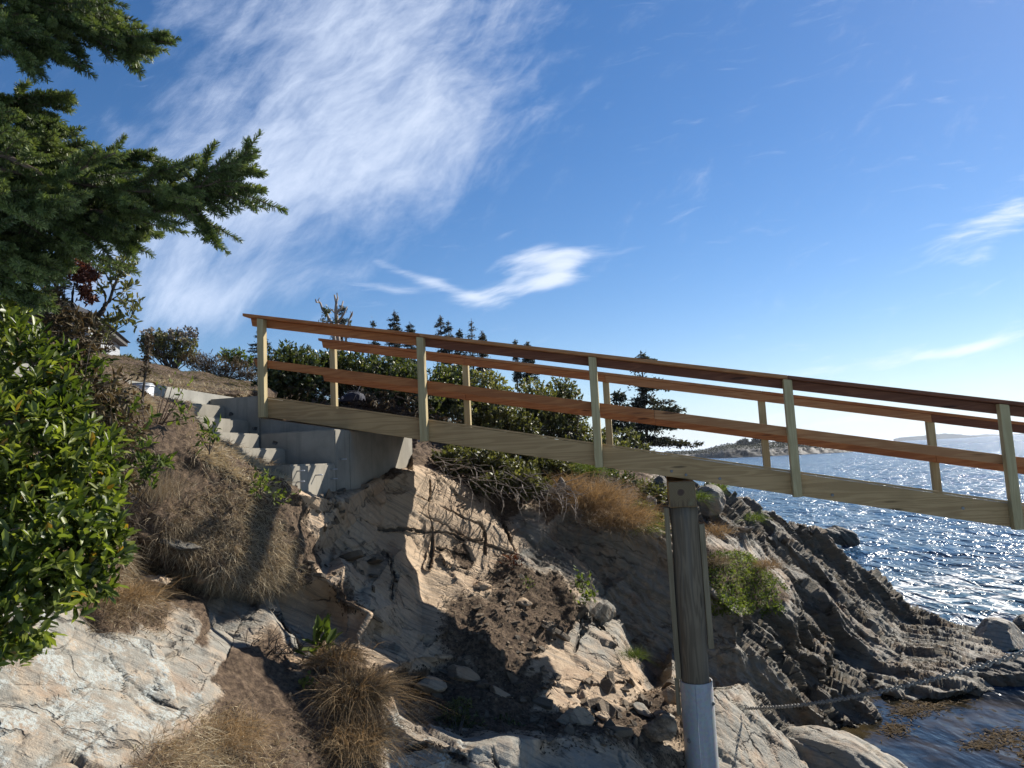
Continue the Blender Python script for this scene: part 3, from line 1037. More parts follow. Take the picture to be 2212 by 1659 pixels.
# skirt behind the skyline so the ridge has a far side
nO = len(OUT)
pos_in = {i: j for j, i in enumerate(orig)}
sk = [pos_in[i] for i in range(12, 29)]
v0, f0, a0 = CP.copy(), CF.copy(), CA.copy()
prev = sk
for st in ((0.7, 1.6, -0.5), (0.9, 2.6, -1.6), (1.5, 4.0, -4.0)):
    base = len(v0)
    v0 = np.concatenate([v0, v0[prev] + np.array(st)])
    a0 = np.concatenate([a0, a0[prev]])
    cur = list(range(base, base + len(prev)))
    q = []
    for i in range(len(prev) - 1):
        q += [(prev[i], prev[i + 1], cur[i + 1]), (prev[i], cur[i + 1], cur[i])]
    q = np.array(q)
    fn_ = np.cross(v0[q[:, 1]] - v0[q[:, 0]], v0[q[:, 2]] - v0[q[:, 0]])
    bad = fn_[:, 2] < 0
    q[bad] = q[bad][:, ::-1]
    f0 = np.concatenate([f0, q])
    prev = cur
CRACKS = [[(770, 1120), (830, 1140), (893, 1143), (960, 1150), (1010, 1163), (1050, 1166)], [(905, 1108), (940, 1122), (975, 1145), (1030, 1166)],
          [(1078, 1118), (1095, 1150), (1118, 1192)], [(1020, 1164), (1060, 1180), (1120, 1192)], [(945, 1185), (985, 1193), (1012, 1196)],
          [(702, 1072), (758, 1108), (776, 1140)], [(780, 1090), (776, 1118), (800, 1135)], [(900, 1075), (950, 1090), (1000, 1118), (1040, 1128)],
          [(1040, 1130), (1052, 1165), (1046, 1200)],
          [(560, 1290), (600, 1330), (650, 1395)], [(1260, 1330), (1300, 1350), (1340, 1395)],
          [(1180, 1482), (1240, 1470), (1310, 1480), (1360, 1470)], [(1255, 1300), (1262, 1360), (1240, 1410)], [(830, 1190), (860, 1230), (850, 1290)],
          [(930, 1040), (925, 1100), (937, 1160), (926, 1230)], [(960, 1215), (1010, 1226)], [(100, 1520), (180, 1500), (260, 1520), (330, 1500)], [(230, 1420), (262, 1470), (250, 1540)],
          [(1560, 1560), (1600, 1600), (1640, 1690)], [(1600, 1560), (1650, 1640)], [(880, 1612), (940, 1600), (1010, 1640)], [(1060, 1620), (1080, 1660)], [(480, 1300), (520, 1340), (510, 1380)]]


def crack_points(line):
    fine = []
    for a, b in zip(line[:-1], line[1:]):
        fine += [(a[0] + (b[0] - a[0]) * t, a[1] + (b[1] - a[1]) * t) for t in np.linspace(0, 1, 14, endpoint=False)]
    return np.array([ground(x + 1.5 * math.sin(y * .09) + .8 * math.sin(x * .5), y + 2.5 * math.sin(x * .06 + y * .03) + 1.0 * math.sin(x * .37)) for x, y in fine])


CRACK_PTS = [crack_points(q) for q in CRACKS]


v1, f1, a1 = refine(v0, f0, a0, 0.10, 0.014)
v1, f1, a1 = refine(v1, f1, a1, 0.012, 0.0034, 14, CRACK_PTS)
def dig(v, f):
    n = vnormals(v, f)
    out = np.zeros(len(v))
    for pts in CRACK_PTS:
        lo, hi = pts.min(0) - .2, pts.max(0) + .2
        m_ = np.where(((v > lo) & (v < hi)).all(1))[0]
        if not len(m_): continue
        d = np.full(len(m_), 9.0)
        for p, q in zip(pts[:-1], pts[1:]):
            pq = q - p
            t = np.clip(((v[m_] - p) @ pq) / (pq @ pq + 1e-9), 0, 1)
            d = np.minimum(d, np.linalg.norm(v[m_] - p - t[:, None] * pq, axis=1))
        out[m_] = np.maximum(out[m_], np.clip(1.3 - d / (.013 + .006 * vnoise(v[m_], 2.0)), 0, 1))
    return v - n * (out * .045)[:, None], out


v1, crack1 = dig(v1, f1)
v1, joint1 = displace(v1, f1, a1)
joint1 = np.maximum(joint1, crack1)
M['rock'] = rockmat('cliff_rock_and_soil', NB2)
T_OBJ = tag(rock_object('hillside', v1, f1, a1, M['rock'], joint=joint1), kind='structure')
print('terrain', len(v1), len(f1))
TV, TF, TA = v1, f1, a1


def scatter(wgt, count, jitter=0.0):
    """random points on the hillside, by area and a weight per vertex; returns points and normals"""
    a, b, c = TV[TF[:, 0]], TV[TF[:, 1]], TV[TF[:, 2]]
    cr = np.cross(b - a, c - a)
    ar = np.linalg.norm(cr, axis=1)
    ww = ar * wgt[TF].mean(1)
    ids = rng.choice(len(TF), count, p=ww / ww.sum())
    r1, r2 = np.sqrt(rng.random(count)), rng.random(count)
    p = a[ids] * (1 - r1)[:, None] + b[ids] * (r1 * (1 - r2))[:, None] + c[ids] * (r1 * r2)[:, None]
    return p, norm(cr[ids])


# ground behind the crest
gx, gy = np.meshgrid(np.linspace(-60, 13, 60), np.concatenate([np.linspace(13.2, 40, 40), np.linspace(43, 75, 12)]), indexing='ij')
gp = np.stack([gx.ravel(), gy.ravel(), (4.05 - 0.25 * gx - np.maximum(0, gx - 1.0 - (gy - 13) * 0.22) * 1.1).ravel()], 1)
gp[:, 2] += fbm(gp, 0.3, 3) * 0.12
gp[:, 2] -= np.maximum(0, 16 - gp[:, 1]) * 0.25
ii = np.arange(60 * 52).reshape(60, 52)
gf = np.stack([ii[:-1, :-1].ravel(), ii[1:, :-1].ravel(), ii[1:, 1:].ravel(), ii[:-1, 1:].ravel()], 1)
ga = np.tile(np.array(TY['d']), (len(gp), 1))
tag(rock_object('hilltop', gp, gf, ga, M['rock']), kind='structure')

# ------------------------------------------------------------------ sea
def seamat():
    m, n, bs = mat('sea_water')
    pos = n.node('ShaderNodeNewGeometry').outputs['Position']
    cd = n.node('ShaderNodeCameraData').outputs['View Distance'] if False else None
    dist = n.node('ShaderNodeVectorMath', operation='LENGTH')
    n.put(dist.inputs[0], pos)
    d = dist.outputs[1]
    far = n.ss(d, 60, 900)
    p2 = n.map(pos, rot=(0, 0, math.radians(35)), scale=(1.0, 0.45, 1.0))
    w1 = n.noise(p2, 0.9, 4, 0.6, 0.3)
    w2 = n.noise(p2, 3.0, 2, 0.5, 0.2)
    w4 = n.voro(n.vadd(p2, n.vscale(n.noisec(pos, 1.5), .6)), 1.3)
    w3 = n.noise(p2, 0.16, 3, 0.5)
    h = n.add(n.add(n.mul(w1, 0.8), n.mul(w2, 0.34)), n.add(n.mul(w3, 1.2), n.mul(w4, .30)))
    # pool between the rocks is calmer
    pool = n.sub(1.0, n.ss(d, 14.5, 17.5))
    h = n.mul(h, n.sub(1.0, n.mul(pool, 0.90)))
    # foam in the wash near the shore
    sh = n.node('ShaderNodeVectorMath', operation='DISTANCE')
    n.put(sh.inputs[0], pos)
    sh.inputs[1].default_value = (15.5, 19.5, 0)
    near = n.sub(1.0, n.ss(sh.outputs[1], 3.0, 9.0))
    fw = n.vadd(pos, n.vscale(n.noisec(pos, 0.5), 2.2))
    fv = n.voro(n.map(fw, scale=(0.75, 1.2, 1)), 0.9, 'DISTANCE_TO_EDGE')
    net = n.sub(1.0, n.ss(fv, 0.02, 0.16))
    fn = n.noise(fw, 0.35, 5, 0.6)
    foam = n.mul(n.mul(net, n.ss(n.add(n.mul(near, 0.42), fn), 0.62, 0.86)), n.ss(n.noise(pos, 6, 5, 0.7), 0.36, 0.56))
    streak = n.noise(n.map(pos, rot=(0, 0, math.radians(15)), scale=(0.05, 0.5, 1)), 0.8, 6, 0.6)
    foam = n.m('MAXIMUM', foam, n.mul(n.mul(n.ss(streak, 0.66, 0.74), n.ss(n.noise(pos, 2.0, 5), 0.45, 0.6)), n.sub(0.55, n.mul(far, 0.5))))
    foam = n.mul(foam, n.sub(1.0, pool))
    deep = n.mix(n.ss(n.noise(pos, 0.07, 4), 0.4, 0.65), (0.022, 0.07, 0.15), (0.036, 0.105, 0.20))
    deep = n.mix(n.mul(near, 0.55), deep, (0.05, 0.11, 0.13))
    bed = n.mix(n.ss(n.noise(pos, 1.4, 5), .42, .62), (0.010, 0.011, 0.010), (0.055, 0.040, 0.018))
    deep = n.mix(pool, deep, bed)
    col = n.mix(foam, deep, (0.78, 0.80, 0.80))
    rough = n.add(n.add(0.20, n.mul(far, 0.10)), n.mul(foam, 0.6))
    rough = n.sub(rough, n.mul(pool, 0.06))
    setp(n, bs, col, rough, n.bump(h, 1.0, 1.0), spec=0.45)
    bs.inputs['IOR'].default_value = 1.33
    return m


M['sea'] = seamat()
rad = np.concatenate([np.geomspace(5, 60, 330), np.geomspace(60.5, 400, 140), np.geomspace(410, 9000, 60)])
az = np.radians(np.linspace(-25, 75, 420))
rr, aa = np.meshgrid(rad, az, indexing='ij')
sp_ = np.stack([np.sin(aa).ravel() * rr.ravel(), np.cos(aa).ravel() * rr.ravel(), np.zeros(rr.size)], 1)
amp = np.clip((rr.ravel() - 14.5) / 4.0, 0.06, 1.0) * np.clip(1.5 - rr.ravel() / 300, 0, 1)
q2 = sp_.copy()
q2[:, 1] *= 0.5
sp_[:, 2] = amp * (vnoise(q2, 0.35) * 0.13 + vnoise(q2 + 50, 0.9) * 0.075 + vnoise(q2 + 9, 2.2) * 0.05)
ii = np.arange(len(rad) * len(az)).reshape(len(rad), len(az))
sf = np.stack([ii[:-1, :-1].ravel(), ii[:-1, 1:].ravel(), ii[1:, 1:].ravel(), ii[1:, :-1].ravel()], 1)[:, ::-1]
mb = MB()
mb.add(sp_, sf)
sea = tag(mb.build('sea', M['sea'], smooth=True), kind='structure')

# ------------------------------------------------------------------ leaves, blades, needles
OVAL = np.array([(0, 0, 0), (.32, .42, .07), (.72, .5, .06), (1, 0, -.04), (.72, -.5, .06), (.32, -.42, .07)])
LANCE = np.array([(0, 0, 0), (.3, .5, .05), (.6, .4, .03), (1, 0, -.10), (.6, -.4, .03), (.3, -.5, .05)])
OVALF = np.array([(0, 1, 2, 3), (0, 3, 4, 5)])


def rdir(n):
    return norm(rng.normal(size=(n, 3)))


def add_leaves(mb, pos, axis, up, L, Wd, tint, tpl=OVAL, simple=False):
    pos, axis = np.asarray(pos, float), norm(axis)
    n = len(pos)
    side = norm(np.cross(up, axis))
    up = np.cross(axis, side)
    L, Wd = np.broadcast_to(L, n), np.broadcast_to(Wd, n)
    t = np.array([(0, 0, 0), (.5, .5, .04), (1, 0, 0), (.5, -.5, .04)]) if simple else tpl
    v = (pos[:, None] + axis[:, None] * (t[None, :, 0:1] * L[:, None, None]) + side[:, None] * (t[None, :, 1:2] * Wd[:, None, None])
         + up[:, None] * (t[None, :, 2:3] * L[:, None, None]))
    k = len(t)
    base = np.arange(n)[:, None, None] * k
    f = (base + (np.array([(0, 1, 2, 3)]) if simple else OVALF)[None]).reshape(-1, 4)
    mb.add(v.reshape(-1, 3), f, np.repeat(np.broadcast_to(tint, n), k))


def add_blades(mb, pos, dirs, L, wd, bend, tint, seg=3):
    """grass blades: start along dirs, sag by 'bend'"""
    n = len(pos)
    dirs = norm(dirs)
    L, wd, bend = (np.broadcast_to(q, n).astype(float) for q in (L, wd, bend))
    side = norm(np.cross(dirs, rdir(n)))
    out = norm(dirs * [1, 1, 0] + rdir(n) * 0.25)
    rows = []
    for k in range(seg + 1):
        s_ = k / seg
        c = pos + dirs * (L * s_)[:, None] + out * (L * bend * 0.45 * s_ ** 2)[:, None] - np.array([0, 0, 1]) * (L * bend * 0.75 * s_ ** 2)[:, None]
        hw = (wd * (1 - s_) * 0.5)[:, None]
        rows += [c - side * hw, c + side * hw] if k < seg else [c]
    v = np.stack(rows, 1)
    kk = v.shape[1]
    base = np.arange(n)[:, None] * kk
    tt = np.repeat(np.broadcast_to(tint, n), kk)
    o = mb.n
    mb.add(v.reshape(-1, 3), np.concatenate([base + np.array([2 * k, 2 * k + 1, 2 * k + 3, 2 * k + 2])[None] for k in range(seg - 1)]), tt)
    tri = base + np.array([2 * seg - 2, 2 * seg - 1, 2 * seg])[None]
    mb.f.append(tri + o)


def add_needles(mb, pos, dirs, L, wd, tint):
    n = len(pos)
    side = norm(np.cross(dirs, rdir(n)))
    tip = pos + norm(dirs) * np.broadcast_to(L, n)[:, None]
    v = np.stack([pos - side * wd / 2, pos + side * wd / 2, tip + side * wd * .35, tip - side * wd * .35], 1)
    mb.add(v.reshape(-1, 3), np.arange(n * 4).reshape(-1, 4), np.repeat(np.broadcast_to(tint, n), 4))


M['bay'] = leafmat('bayberry_leaf', (0.030, 0.055, 0.012), (0.12, 0.165, 0.026), (0.33, 0.37, 0.07), 0.40, 0.42, 0.45, (0.42, 0.24, 0.04))
M['hedge'] = leafmat('dark_shrub_leaf', (0.035, 0.05, 0.018), (0.10, 0.125, 0.038), (0.30, 0.31, 0.10), 0.34, 0.42, 0.5)
M['olive'] = leafmat('olive_shrub_leaf', (0.065, 0.068, 0.03), (0.165, 0.165, 0.06), (0.36, 0.34, 0.14), 0.34, 0.5)
M['dead'] = leafmat('dry_leaf', (0.065, 0.042, 0.026), (0.135, 0.10, 0.055), (0.25, 0.20, 0.11), 0.2, 0.7, 0.3, None, (0.8, 0.7, 0.5))
M['red'] = leafmat('red_dead_leaf', (0.06, 0.016, 0.012), (0.13, 0.032, 0.020), (0.22, 0.07, 0.035), 0.3, 0.6)
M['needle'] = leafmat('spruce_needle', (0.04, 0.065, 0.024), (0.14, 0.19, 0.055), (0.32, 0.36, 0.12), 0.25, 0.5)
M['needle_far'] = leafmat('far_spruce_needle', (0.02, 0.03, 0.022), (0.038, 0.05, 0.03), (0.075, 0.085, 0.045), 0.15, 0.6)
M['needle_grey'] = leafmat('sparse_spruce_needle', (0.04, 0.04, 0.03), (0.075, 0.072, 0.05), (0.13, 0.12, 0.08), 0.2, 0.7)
M['straw'] = leafmat('dry_grass', (0.10, 0.075, 0.055), (0.34, 0.265, 0.175), (0.80, 0.68, 0.47), 0.2, 0.85, 0.15, None, (0.75, 0.65, 0.5))
M['gold'] = leafmat('golden_grass', (0.13, 0.088, 0.05), (0.42, 0.30, 0.17), (0.66, 0.48, 0.27), 0.3, 0.8, 0.15, None, (0.8, 0.66, 0.46))
M['lawn'] = leafmat('short_lawn_grass', (0.075, 0.07, 0.028), (0.15, 0.13, 0.05), (0.27, 0.22, 0.10), 0.3, 0.8, 0.2)
M['weed'] = leafmat('weed_leaf', (0.05, 0.08, 0.02), (0.14, 0.19, 0.04), (0.30, 0.34, 0.09), 0.38, 0.65, 0.2)
M['pale_head'] = plain('dry_flower_head', (0.30, 0.25, 0.19), 0.95, var=0.35, vscale=30)


def blob_w(b):
    """(px,py,depth,rx,ry[,rz]) in picture units -> centre and three radii in metres"""
    c = P(b[0], b[1], b[2])
    k = b[2] / F
    return c, np.array([b[3] * k, (b[5] if len(b) > 5 else (b[3] + b[4]) / 2) * k, b[4] * k])


def shrub(name, label, cat, blobs, leaf, mname, n_tips, per, root_px, group=None, tint=(0.5, 0.22), tpl=OVAL, simple=False,
          up=0.5, shell=0.55, stems=14, bark='bark', odd=0.0, droop=0.0, holes=0.35, stem_r=0.010, part='foliage'):
    """shrub of leaf rosettes spread through blobs, on a few branching stems"""
    root = np.asarray(root_px, float) if len(root_px) == 3 and abs(root_px[0]) < 60 else ground(*root_px)
    t = thing(name, label, cat, tuple(root), 0, group)
    vol = np.array([np.prod(blob_w(b)[1]) ** (2 / 3) for b in blobs])
    pick = rng.choice(len(blobs), n_tips, p=vol / vol.sum())
    C = np.array([blob_w(b)[0] for b in blobs])[pick]
    R = np.array([blob_w(b)[1] for b in blobs])[pick]
    dirs = rdir(n_tips)
    r = (shell + (1 - shell) * rng.random(n_tips)) ** 0.6
    tips = C + dirs * R * r[:, None]
    sz = float(np.mean(R))
    keep = fbm(tips, 1.6 / max(sz, 0.05), 2) > -1 + holes * 1.4
    tips, dirs, C = tips[keep], dirs[keep], C[keep]
    n = len(tips)
    clump = np.clip(0.5 + 0.5 * fbm(tips, 1.3 / max(sz, 0.05), 2), 0, 1)
    tw = norm(dirs * 0.8 + np.array([0, 0, up]) + rng.normal(size=(n, 3)) * 0.35)
    mb = MB()
    for k in range(per):
        a = np.radians(rng.uniform(18, 80, n))
        rad_ = norm(np.cross(tw, rdir(n)))
        ax = norm(tw * np.cos(a)[:, None] + rad_ * np.sin(a)[:, None] - np.array([0, 0, droop]))
        L = leaf[0] * rng.uniform(0.45, 1.3, n)
        tn = np.clip(tint[0] + (clump - 0.5) * 0.5 + rng.normal(size=n) * tint[1], 0, 0.9)
        if odd:
            tn = np.where(rng.random(n) < odd, 1.0, tn)
        add_leaves(mb, tips - tw * (leaf[0] * rng.uniform(0, 1.1, n))[:, None], ax, tw + rdir(n) * 0.4, L, leaf[1] * rng.uniform(0.75, 1.2, n), tn, tpl, simple)
    world_part(mb, part, M[mname], t)
    mb = MB()
    for k in range(min(stems, n)):
        e = tips[rng.integers(n)]
        b0 = root + rng.normal(size=3) * [sz * 0.12, sz * 0.12, 0]
        mid = (b0 + e) / 2 + rng.normal(size=3) * sz * 0.12 - np.array([0, 0, 0.1 * sz])
        pts = np.array([b0 * (1 - q) ** 2 + 2 * mid * q * (1 - q) + e * q * q for q in np.linspace(0, 1, 6)])
        mb.tube(pts, np.linspace(stem_r, stem_r * 0.25, 6), 5)
        for _ in range(3):
            q = rng.integers(2, 5)
            e2 = tips[rng.integers(n)]
            if np.linalg.norm(e2 - pts[q]) < sz * 1.6:
                mb.tube(np.array([pts[q], (pts[q] + e2) / 2 + rng.normal(size=3) * sz * 0.08, e2]), [stem_r * 0.5, stem_r * 0.3, stem_r * 0.15], 4, cap=False)
    world_part(mb, 'stem', M[bark], t)
    return t


# --- glossy bayberry in the left foreground
shrub('bayberry_bush', 'large glossy green bayberry bush filling the left edge above the lichen-covered rock', 'bush',
      [(50, 960, 2.95, 150, 130), (165, 1055, 3.0, 105, 130), (90, 1180, 2.75, 175, 150), (190, 1195, 2.85, 80, 110), (50, 1320, 2.6, 140, 100),
       (0, 1390, 2.5, 85, 50), (40, 790, 3.2, 120, 110), (110, 890, 3.2, 100, 80), (-60, 1150, 2.7, 150, 250), (200, 960, 3.3, 70, 50), (0, 680, 3.35, 90, 70)],
      (0.060, 0.0205), 'bay', 1650, 9, tuple(P(-420, 1280, 3.4)), tint=(0.58, 0.25), up=0.75, shell=0.35, stems=40, odd=0.012, holes=0.25, stem_r=0.008)
shrub('dry_shrub', 'half-dead olive and brown shrub with curled leaves behind the glossy bayberry', 'bush',
      [(140, 740, 3.7, 85, 90), (180, 860, 3.6, 130, 85), (232, 850, 3.8, 42, 50), (110, 670, 3.8, 60, 60), (230, 950, 3.7, 95, 60), (250, 1040, 4.2, 60, 80), (150, 690, 3.9, 60, 45), (130, 640, 3.9, 45, 40), (185, 745, 3.9, 45, 40)],
      (0.055, 0.016), 'dead', 620, 6, tuple(P(120, 1150, 4.2)), tint=(0.5, 0.25), tpl=LANCE, up=0.2, droop=0.35, shell=0.2, stems=40, holes=0.3, stem_r=0.007)
shrub('young_shrub', 'olive-green leafy shrub standing between the glossy bayberry and the dry grass bank', 'bush',
      [(240, 900, 3.9, 90, 60), (300, 1000, 4.6, 70, 50), (150, 800, 3.75, 90, 70), (208, 820, 4.0, 42, 50), (280, 960, 4.3, 60, 50)],
      (0.062, 0.02), 'weed', 200, 7, tuple(P(230, 1150, 4.6)), tint=(0.35, 0.2), up=0.6, shell=0.2, stems=24, holes=0.3, stem_r=0.006)


# --- tall open shrub with a red dead clump
def cpx(x, y):      # enlarged-crop units -> picture units
    return x * .1389, 493.7 + y * .1389


def tall_shrub():
    base = P(120, 1000, 4.3)
    t = thing('tall_open_shrub', 'tall open shrub with dark bent branches and small leaf tufts against the sky at left', 'bush', tuple(base))
    mb = MB()
    D = 4.0

    def br(pts, r0, r1, d=D):
        w_ = np.array([P(*cpx(*q), d + random.uniform(-.05, .05)) for q in pts])
        mb.tube(w_, np.linspace(r0, r1, len(w_)), 6)
        return w_
    mb.tube(np.array([base, P(150, 800, 4.1), P(*cpx(1050, 1750), D), P(*cpx(1230, 1550), D)]), [0.03, 0.024, 0.02, 0.018], 7)
    br([(1230, 1550), (1350, 1450), (1480, 1380), (1560, 1320), (1610, 1250), (1640, 1180)], 0.018, 0.014)
    br([(1640, 1180), (1700, 1130), (1730, 1040), (1750, 960), (1800, 860), (1840, 760)], 0.011, 0.005)
    br([(1640, 1180), (1640, 1050), (1620, 980), (1560, 900), (1500, 800)], 0.009, 0.003)
    br([(1050, 1750), (1060, 1480), (1130, 1400), (1170, 1300), (1120, 1180), (1130, 1000), (1160, 850)], 0.018, 0.006)
    br([(1160, 850), (1220, 950), (1290, 1080)], 0.006, 0.003)
    ends = []
    for a, b in (((1750, 960), (1680, 780)), ((1680, 780), (1580, 620)), ((1750, 900), (1900, 700)), ((1800, 860), (1760, 640)), ((1840, 760), (1900, 560)),
                 ((1840, 760), (2020, 700)), ((1750, 960), (2080, 860)), ((1700, 1130), (1930, 960)), ((1730, 1100), (1960, 1150)), ((1560, 1320), (1720, 1420)),
                 ((1720, 1420), (1850, 1500)), ((1700, 1640), (1960, 1480)), ((1960, 1480), (2060, 1330)), ((2060, 1330), (2160, 1100)), ((2060, 1330), (2040, 1100)),
                 ((1480, 1380), (1600, 1560)), ((1340, 1600), (1700, 1640)), ((1500, 800), (1560, 560)), ((1620, 980), (1540, 980)), ((1900, 560), (1960, 480)),
                 ((1760, 640), (1680, 520)), ((1930, 960), (2000, 900)), ((2020, 700), (2050, 560)), ((1720, 1420), (1880, 1380))):
        m_ = ((a[0] + b[0]) / 2 + random.uniform(-25, 25), (a[1] + b[1]) / 2 + random.uniform(-25, 25))
        br([a, m_, b], 0.0045, 0.0015)
        ends.append(b)
        ends.append(m_)
    world_part(mb, 'branch', M['bark'], t)
    mb = MB()
    spots = ends + [(1620, 520), (1700, 560), (1640, 600), (1780, 560), (1880, 640), (1960, 640), (1990, 700), (2000, 600), (1920, 720), (1900, 480),
                    (1890, 1150), (1930, 1200), (1960, 1240), (1830, 1270), (1600, 1480), (1680, 1420), (1760, 1480), (1800, 1400), (1640, 900), (2090, 1500), (2160, 1260),
                    (1000, 950), (900, 880), (960, 1100), (860, 1000), (820, 800), (950, 780), (1000, 380), (1100, 350), (1700, 1700), (1500, 1600), (1400, 1680), (1600, 1750)]
    for q in spots:
        n = random.randint(6, 11)
        c = np.array([P(*cpx(q[0] + random.uniform(-40, 40), q[1] + random.uniform(-40, 40)), D + random.uniform(-.1, .1)) for _ in range(n)])
        add_leaves(mb, c, rdir(n) + np.array([0.1, 0, 0.75]), rdir(n), rng.uniform(.028, .05, n), rng.uniform(.010, .016, n), rng.uniform(.1, .7, n))
    world_part(mb, 'foliage', M['olive'], t)
    mb = MB()
    for cx, cy_, rx, ry, n in ((1080, 520, 200, 170, 260), (1300, 560, 190, 170, 280), (1230, 720, 220, 130, 240), (1420, 700, 110, 90, 160), (1000, 640, 120, 120, 110), (1330, 980, 80, 130, 190), (1420, 1080, 70, 70, 80)):
        q = rng.normal(size=(n, 3)) * 0.5
        c = np.array([P(*cpx(cx + a * rx, cy_ + b * ry), D + e * 0.12) for a, b, e in q])
        add_leaves(mb, c, rdir(n) - np.array([0, 0, 0.4]), rdir(n), rng.uniform(.025, .045, n), rng.uniform(.008, .014, n), rng.uniform(.1, .9, n), LANCE)
    tag(world_part(mb, 'dead_leaf_clump', M['red'], t), 'clump of dark red dead leaves')
    return t


tall_shrub()


# --- spruce at left whose branches hang into the picture
def near_spruce():
    base = P(-900, 1500, 4.0)
    base[2] = 2.6
    t = thing('spruce_tree', 'large spruce with dense needled branches hanging in from the upper left corner', 'tree', tuple(base))
    trunk = MB()
    trunk.tube(np.array([base, base + [0.03, 0, 2.5], base + [0, 0.05, 5.0], base + [0.05, 0.05, 8.0]]), [0.17, 0.14, 0.10, 0.03], 10)
    world_part(trunk, 'trunk', M['bark'], t)
    wood_, nd = MB(), MB()
    axes = [
        ([(-170, 10), (0, 20), (120, 50), (250, 78), (372, 93)], 2.6, 90), ([(-170, -60), (40, 0), (170, 40), (235, 70), (300, 142)], 2.65, 95),
        ([(-170, 50), (0, 55), (80, 85), (150, 135)], 2.5, 75), ([(-170, 70), (-10, 80), (40, 100), (60, 140)], 2.45, 60), ([(-100, -80), (60, -40), (170, 0), (232, 25)], 2.7, 85),
        ([(-100, -30), (30, -5), (130, 20), (215, 60)], 2.55, 80),
        ([(-200, 320), (0, 345), (150, 385), (300, 408), (430, 410), (568, 412)], 2.5, 120), ([(-200, 340), (40, 370), (200, 400), (330, 415), (460, 400), (550, 338)], 2.45, 110),
        ([(-200, 250), (0, 285), (130, 345), (230, 355), (322, 338)], 2.6, 100), ([(-200, 380), (0, 420), (150, 455), (300, 460), (400, 450), (455, 500)], 2.5, 110),
        ([(-200, 460), (0, 490), (120, 520), (220, 510), (310, 515)], 2.6, 95), ([(-200, 190), (-30, 215), (70, 230), (148, 213)], 2.65, 60),
        ([(-200, 225), (0, 250), (80, 275), (143, 286)], 2.6, 60), ([(-200, 300), (0, 330), (120, 390), (250, 330)], 2.3, 70), ([(-200, 420), (-20, 440), (90, 470), (190, 540)], 2.4, 85),
        ([(-200, 480), (-40, 520), (30, 560), (75, 592)], 2.35, 80), ([(-200, 530), (-50, 580), (20, 620), (60, 650)], 2.4, 75), ([(-150, 370), (0, 395), (100, 430), (210, 480), (290, 540)], 2.55, 95),
        ([(-200, 270), (-60, 300), (30, 320), (110, 330)], 2.45, 80), ([(-200, 400), (-40, 420), (60, 445), (150, 430)], 2.25, 80), ([(-200, 520), (-20, 530), (60, 540), (120, 560)], 2.5, 70)]
    hub = lambda p: np.array([base[0] + 0.05, base[1], p[2] + 0.25])
    tw_all = []
    for pts, d, sl in axes:
        wp = np.array([P(q[0], q[1], d) for q in pts])
        s_ = np.linspace(0, 1, len(wp))
        q = np.linspace(0, 1, 26)
        fine = np.stack([np.interp(q, s_, wp[:, k]) for k in range(3)], 1)
        for _ in range(2):
            fine[1:-1] = (fine[:-2] + fine[1:-1] * 2 + fine[2:]) / 4
        wood_.tube(np.concatenate([[hub(wp[0])], fine]), np.concatenate([[0.03], np.linspace(0.013, 0.0025, 26)]), 6)
        total_len = np.linalg.norm(np.diff(fine, axis=0), axis=1).sum()
        tw_all.append((fine[14:], 1.0))
        for i in range(1, 25, 2):
            tan = norm(fine[min(i + 1, 25)] - fine[i - 1])
            sidev = norm(np.cross(tan, [0, 0, 1.0]))
            for sgn in (-1, 1):
                for rep_ in range(1):
                    if random.random() < 0.08: continue
                    rem = 1 - i / 26
                    L = (sl / F * d) * (0.45 + 1.0 * min(1, rem * 1.6)) * random.uniform(0.65, 1.15)
                    lat = sidev * sgn * random.uniform(0.35, 1.0) + np.array([0, 0, 1]) * random.uniform(-0.65, 0.8)
                    dr = norm(tan * random.uniform(0.7, 1.2) + lat * 0.9)
                    p0 = fine[i]
                    k = 7
                    qq = np.linspace(0, 1, k)[:, None]
                    tw = p0 + dr * L * qq + tan * L * 0.25 * qq ** 2 - np.array([0, 0, 1]) * L * 0.03 * qq ** 2
                    tw_all.append((tw, random.uniform(0.75, 1.1)))
                    wood_.tube(tw, np.linspace(0.0035, 0.0012, k), 4, cap=False)
                    for s2 in (-1, 1):
                        for at in (2, 3, 4):
                            if random.random() < 0.66: continue
                            L2 = L * random.uniform(0.3, 0.5)
                            d2 = norm(norm(tw[at + 1] - tw[at]) + norm(np.cross(dr, [0.2, 0.1, 1])) * s2 * 0.8 + rdir(1)[0] * 0.25)
                            t2 = tw[at] + d2 * L2 * np.linspace(0, 1, 5)[:, None]
                            tw_all.append((t2, random.uniform(0.7, 1.0)))
                            wood_.tube(t2, np.linspace(0.0022, 0.001, 5), 3, cap=False)
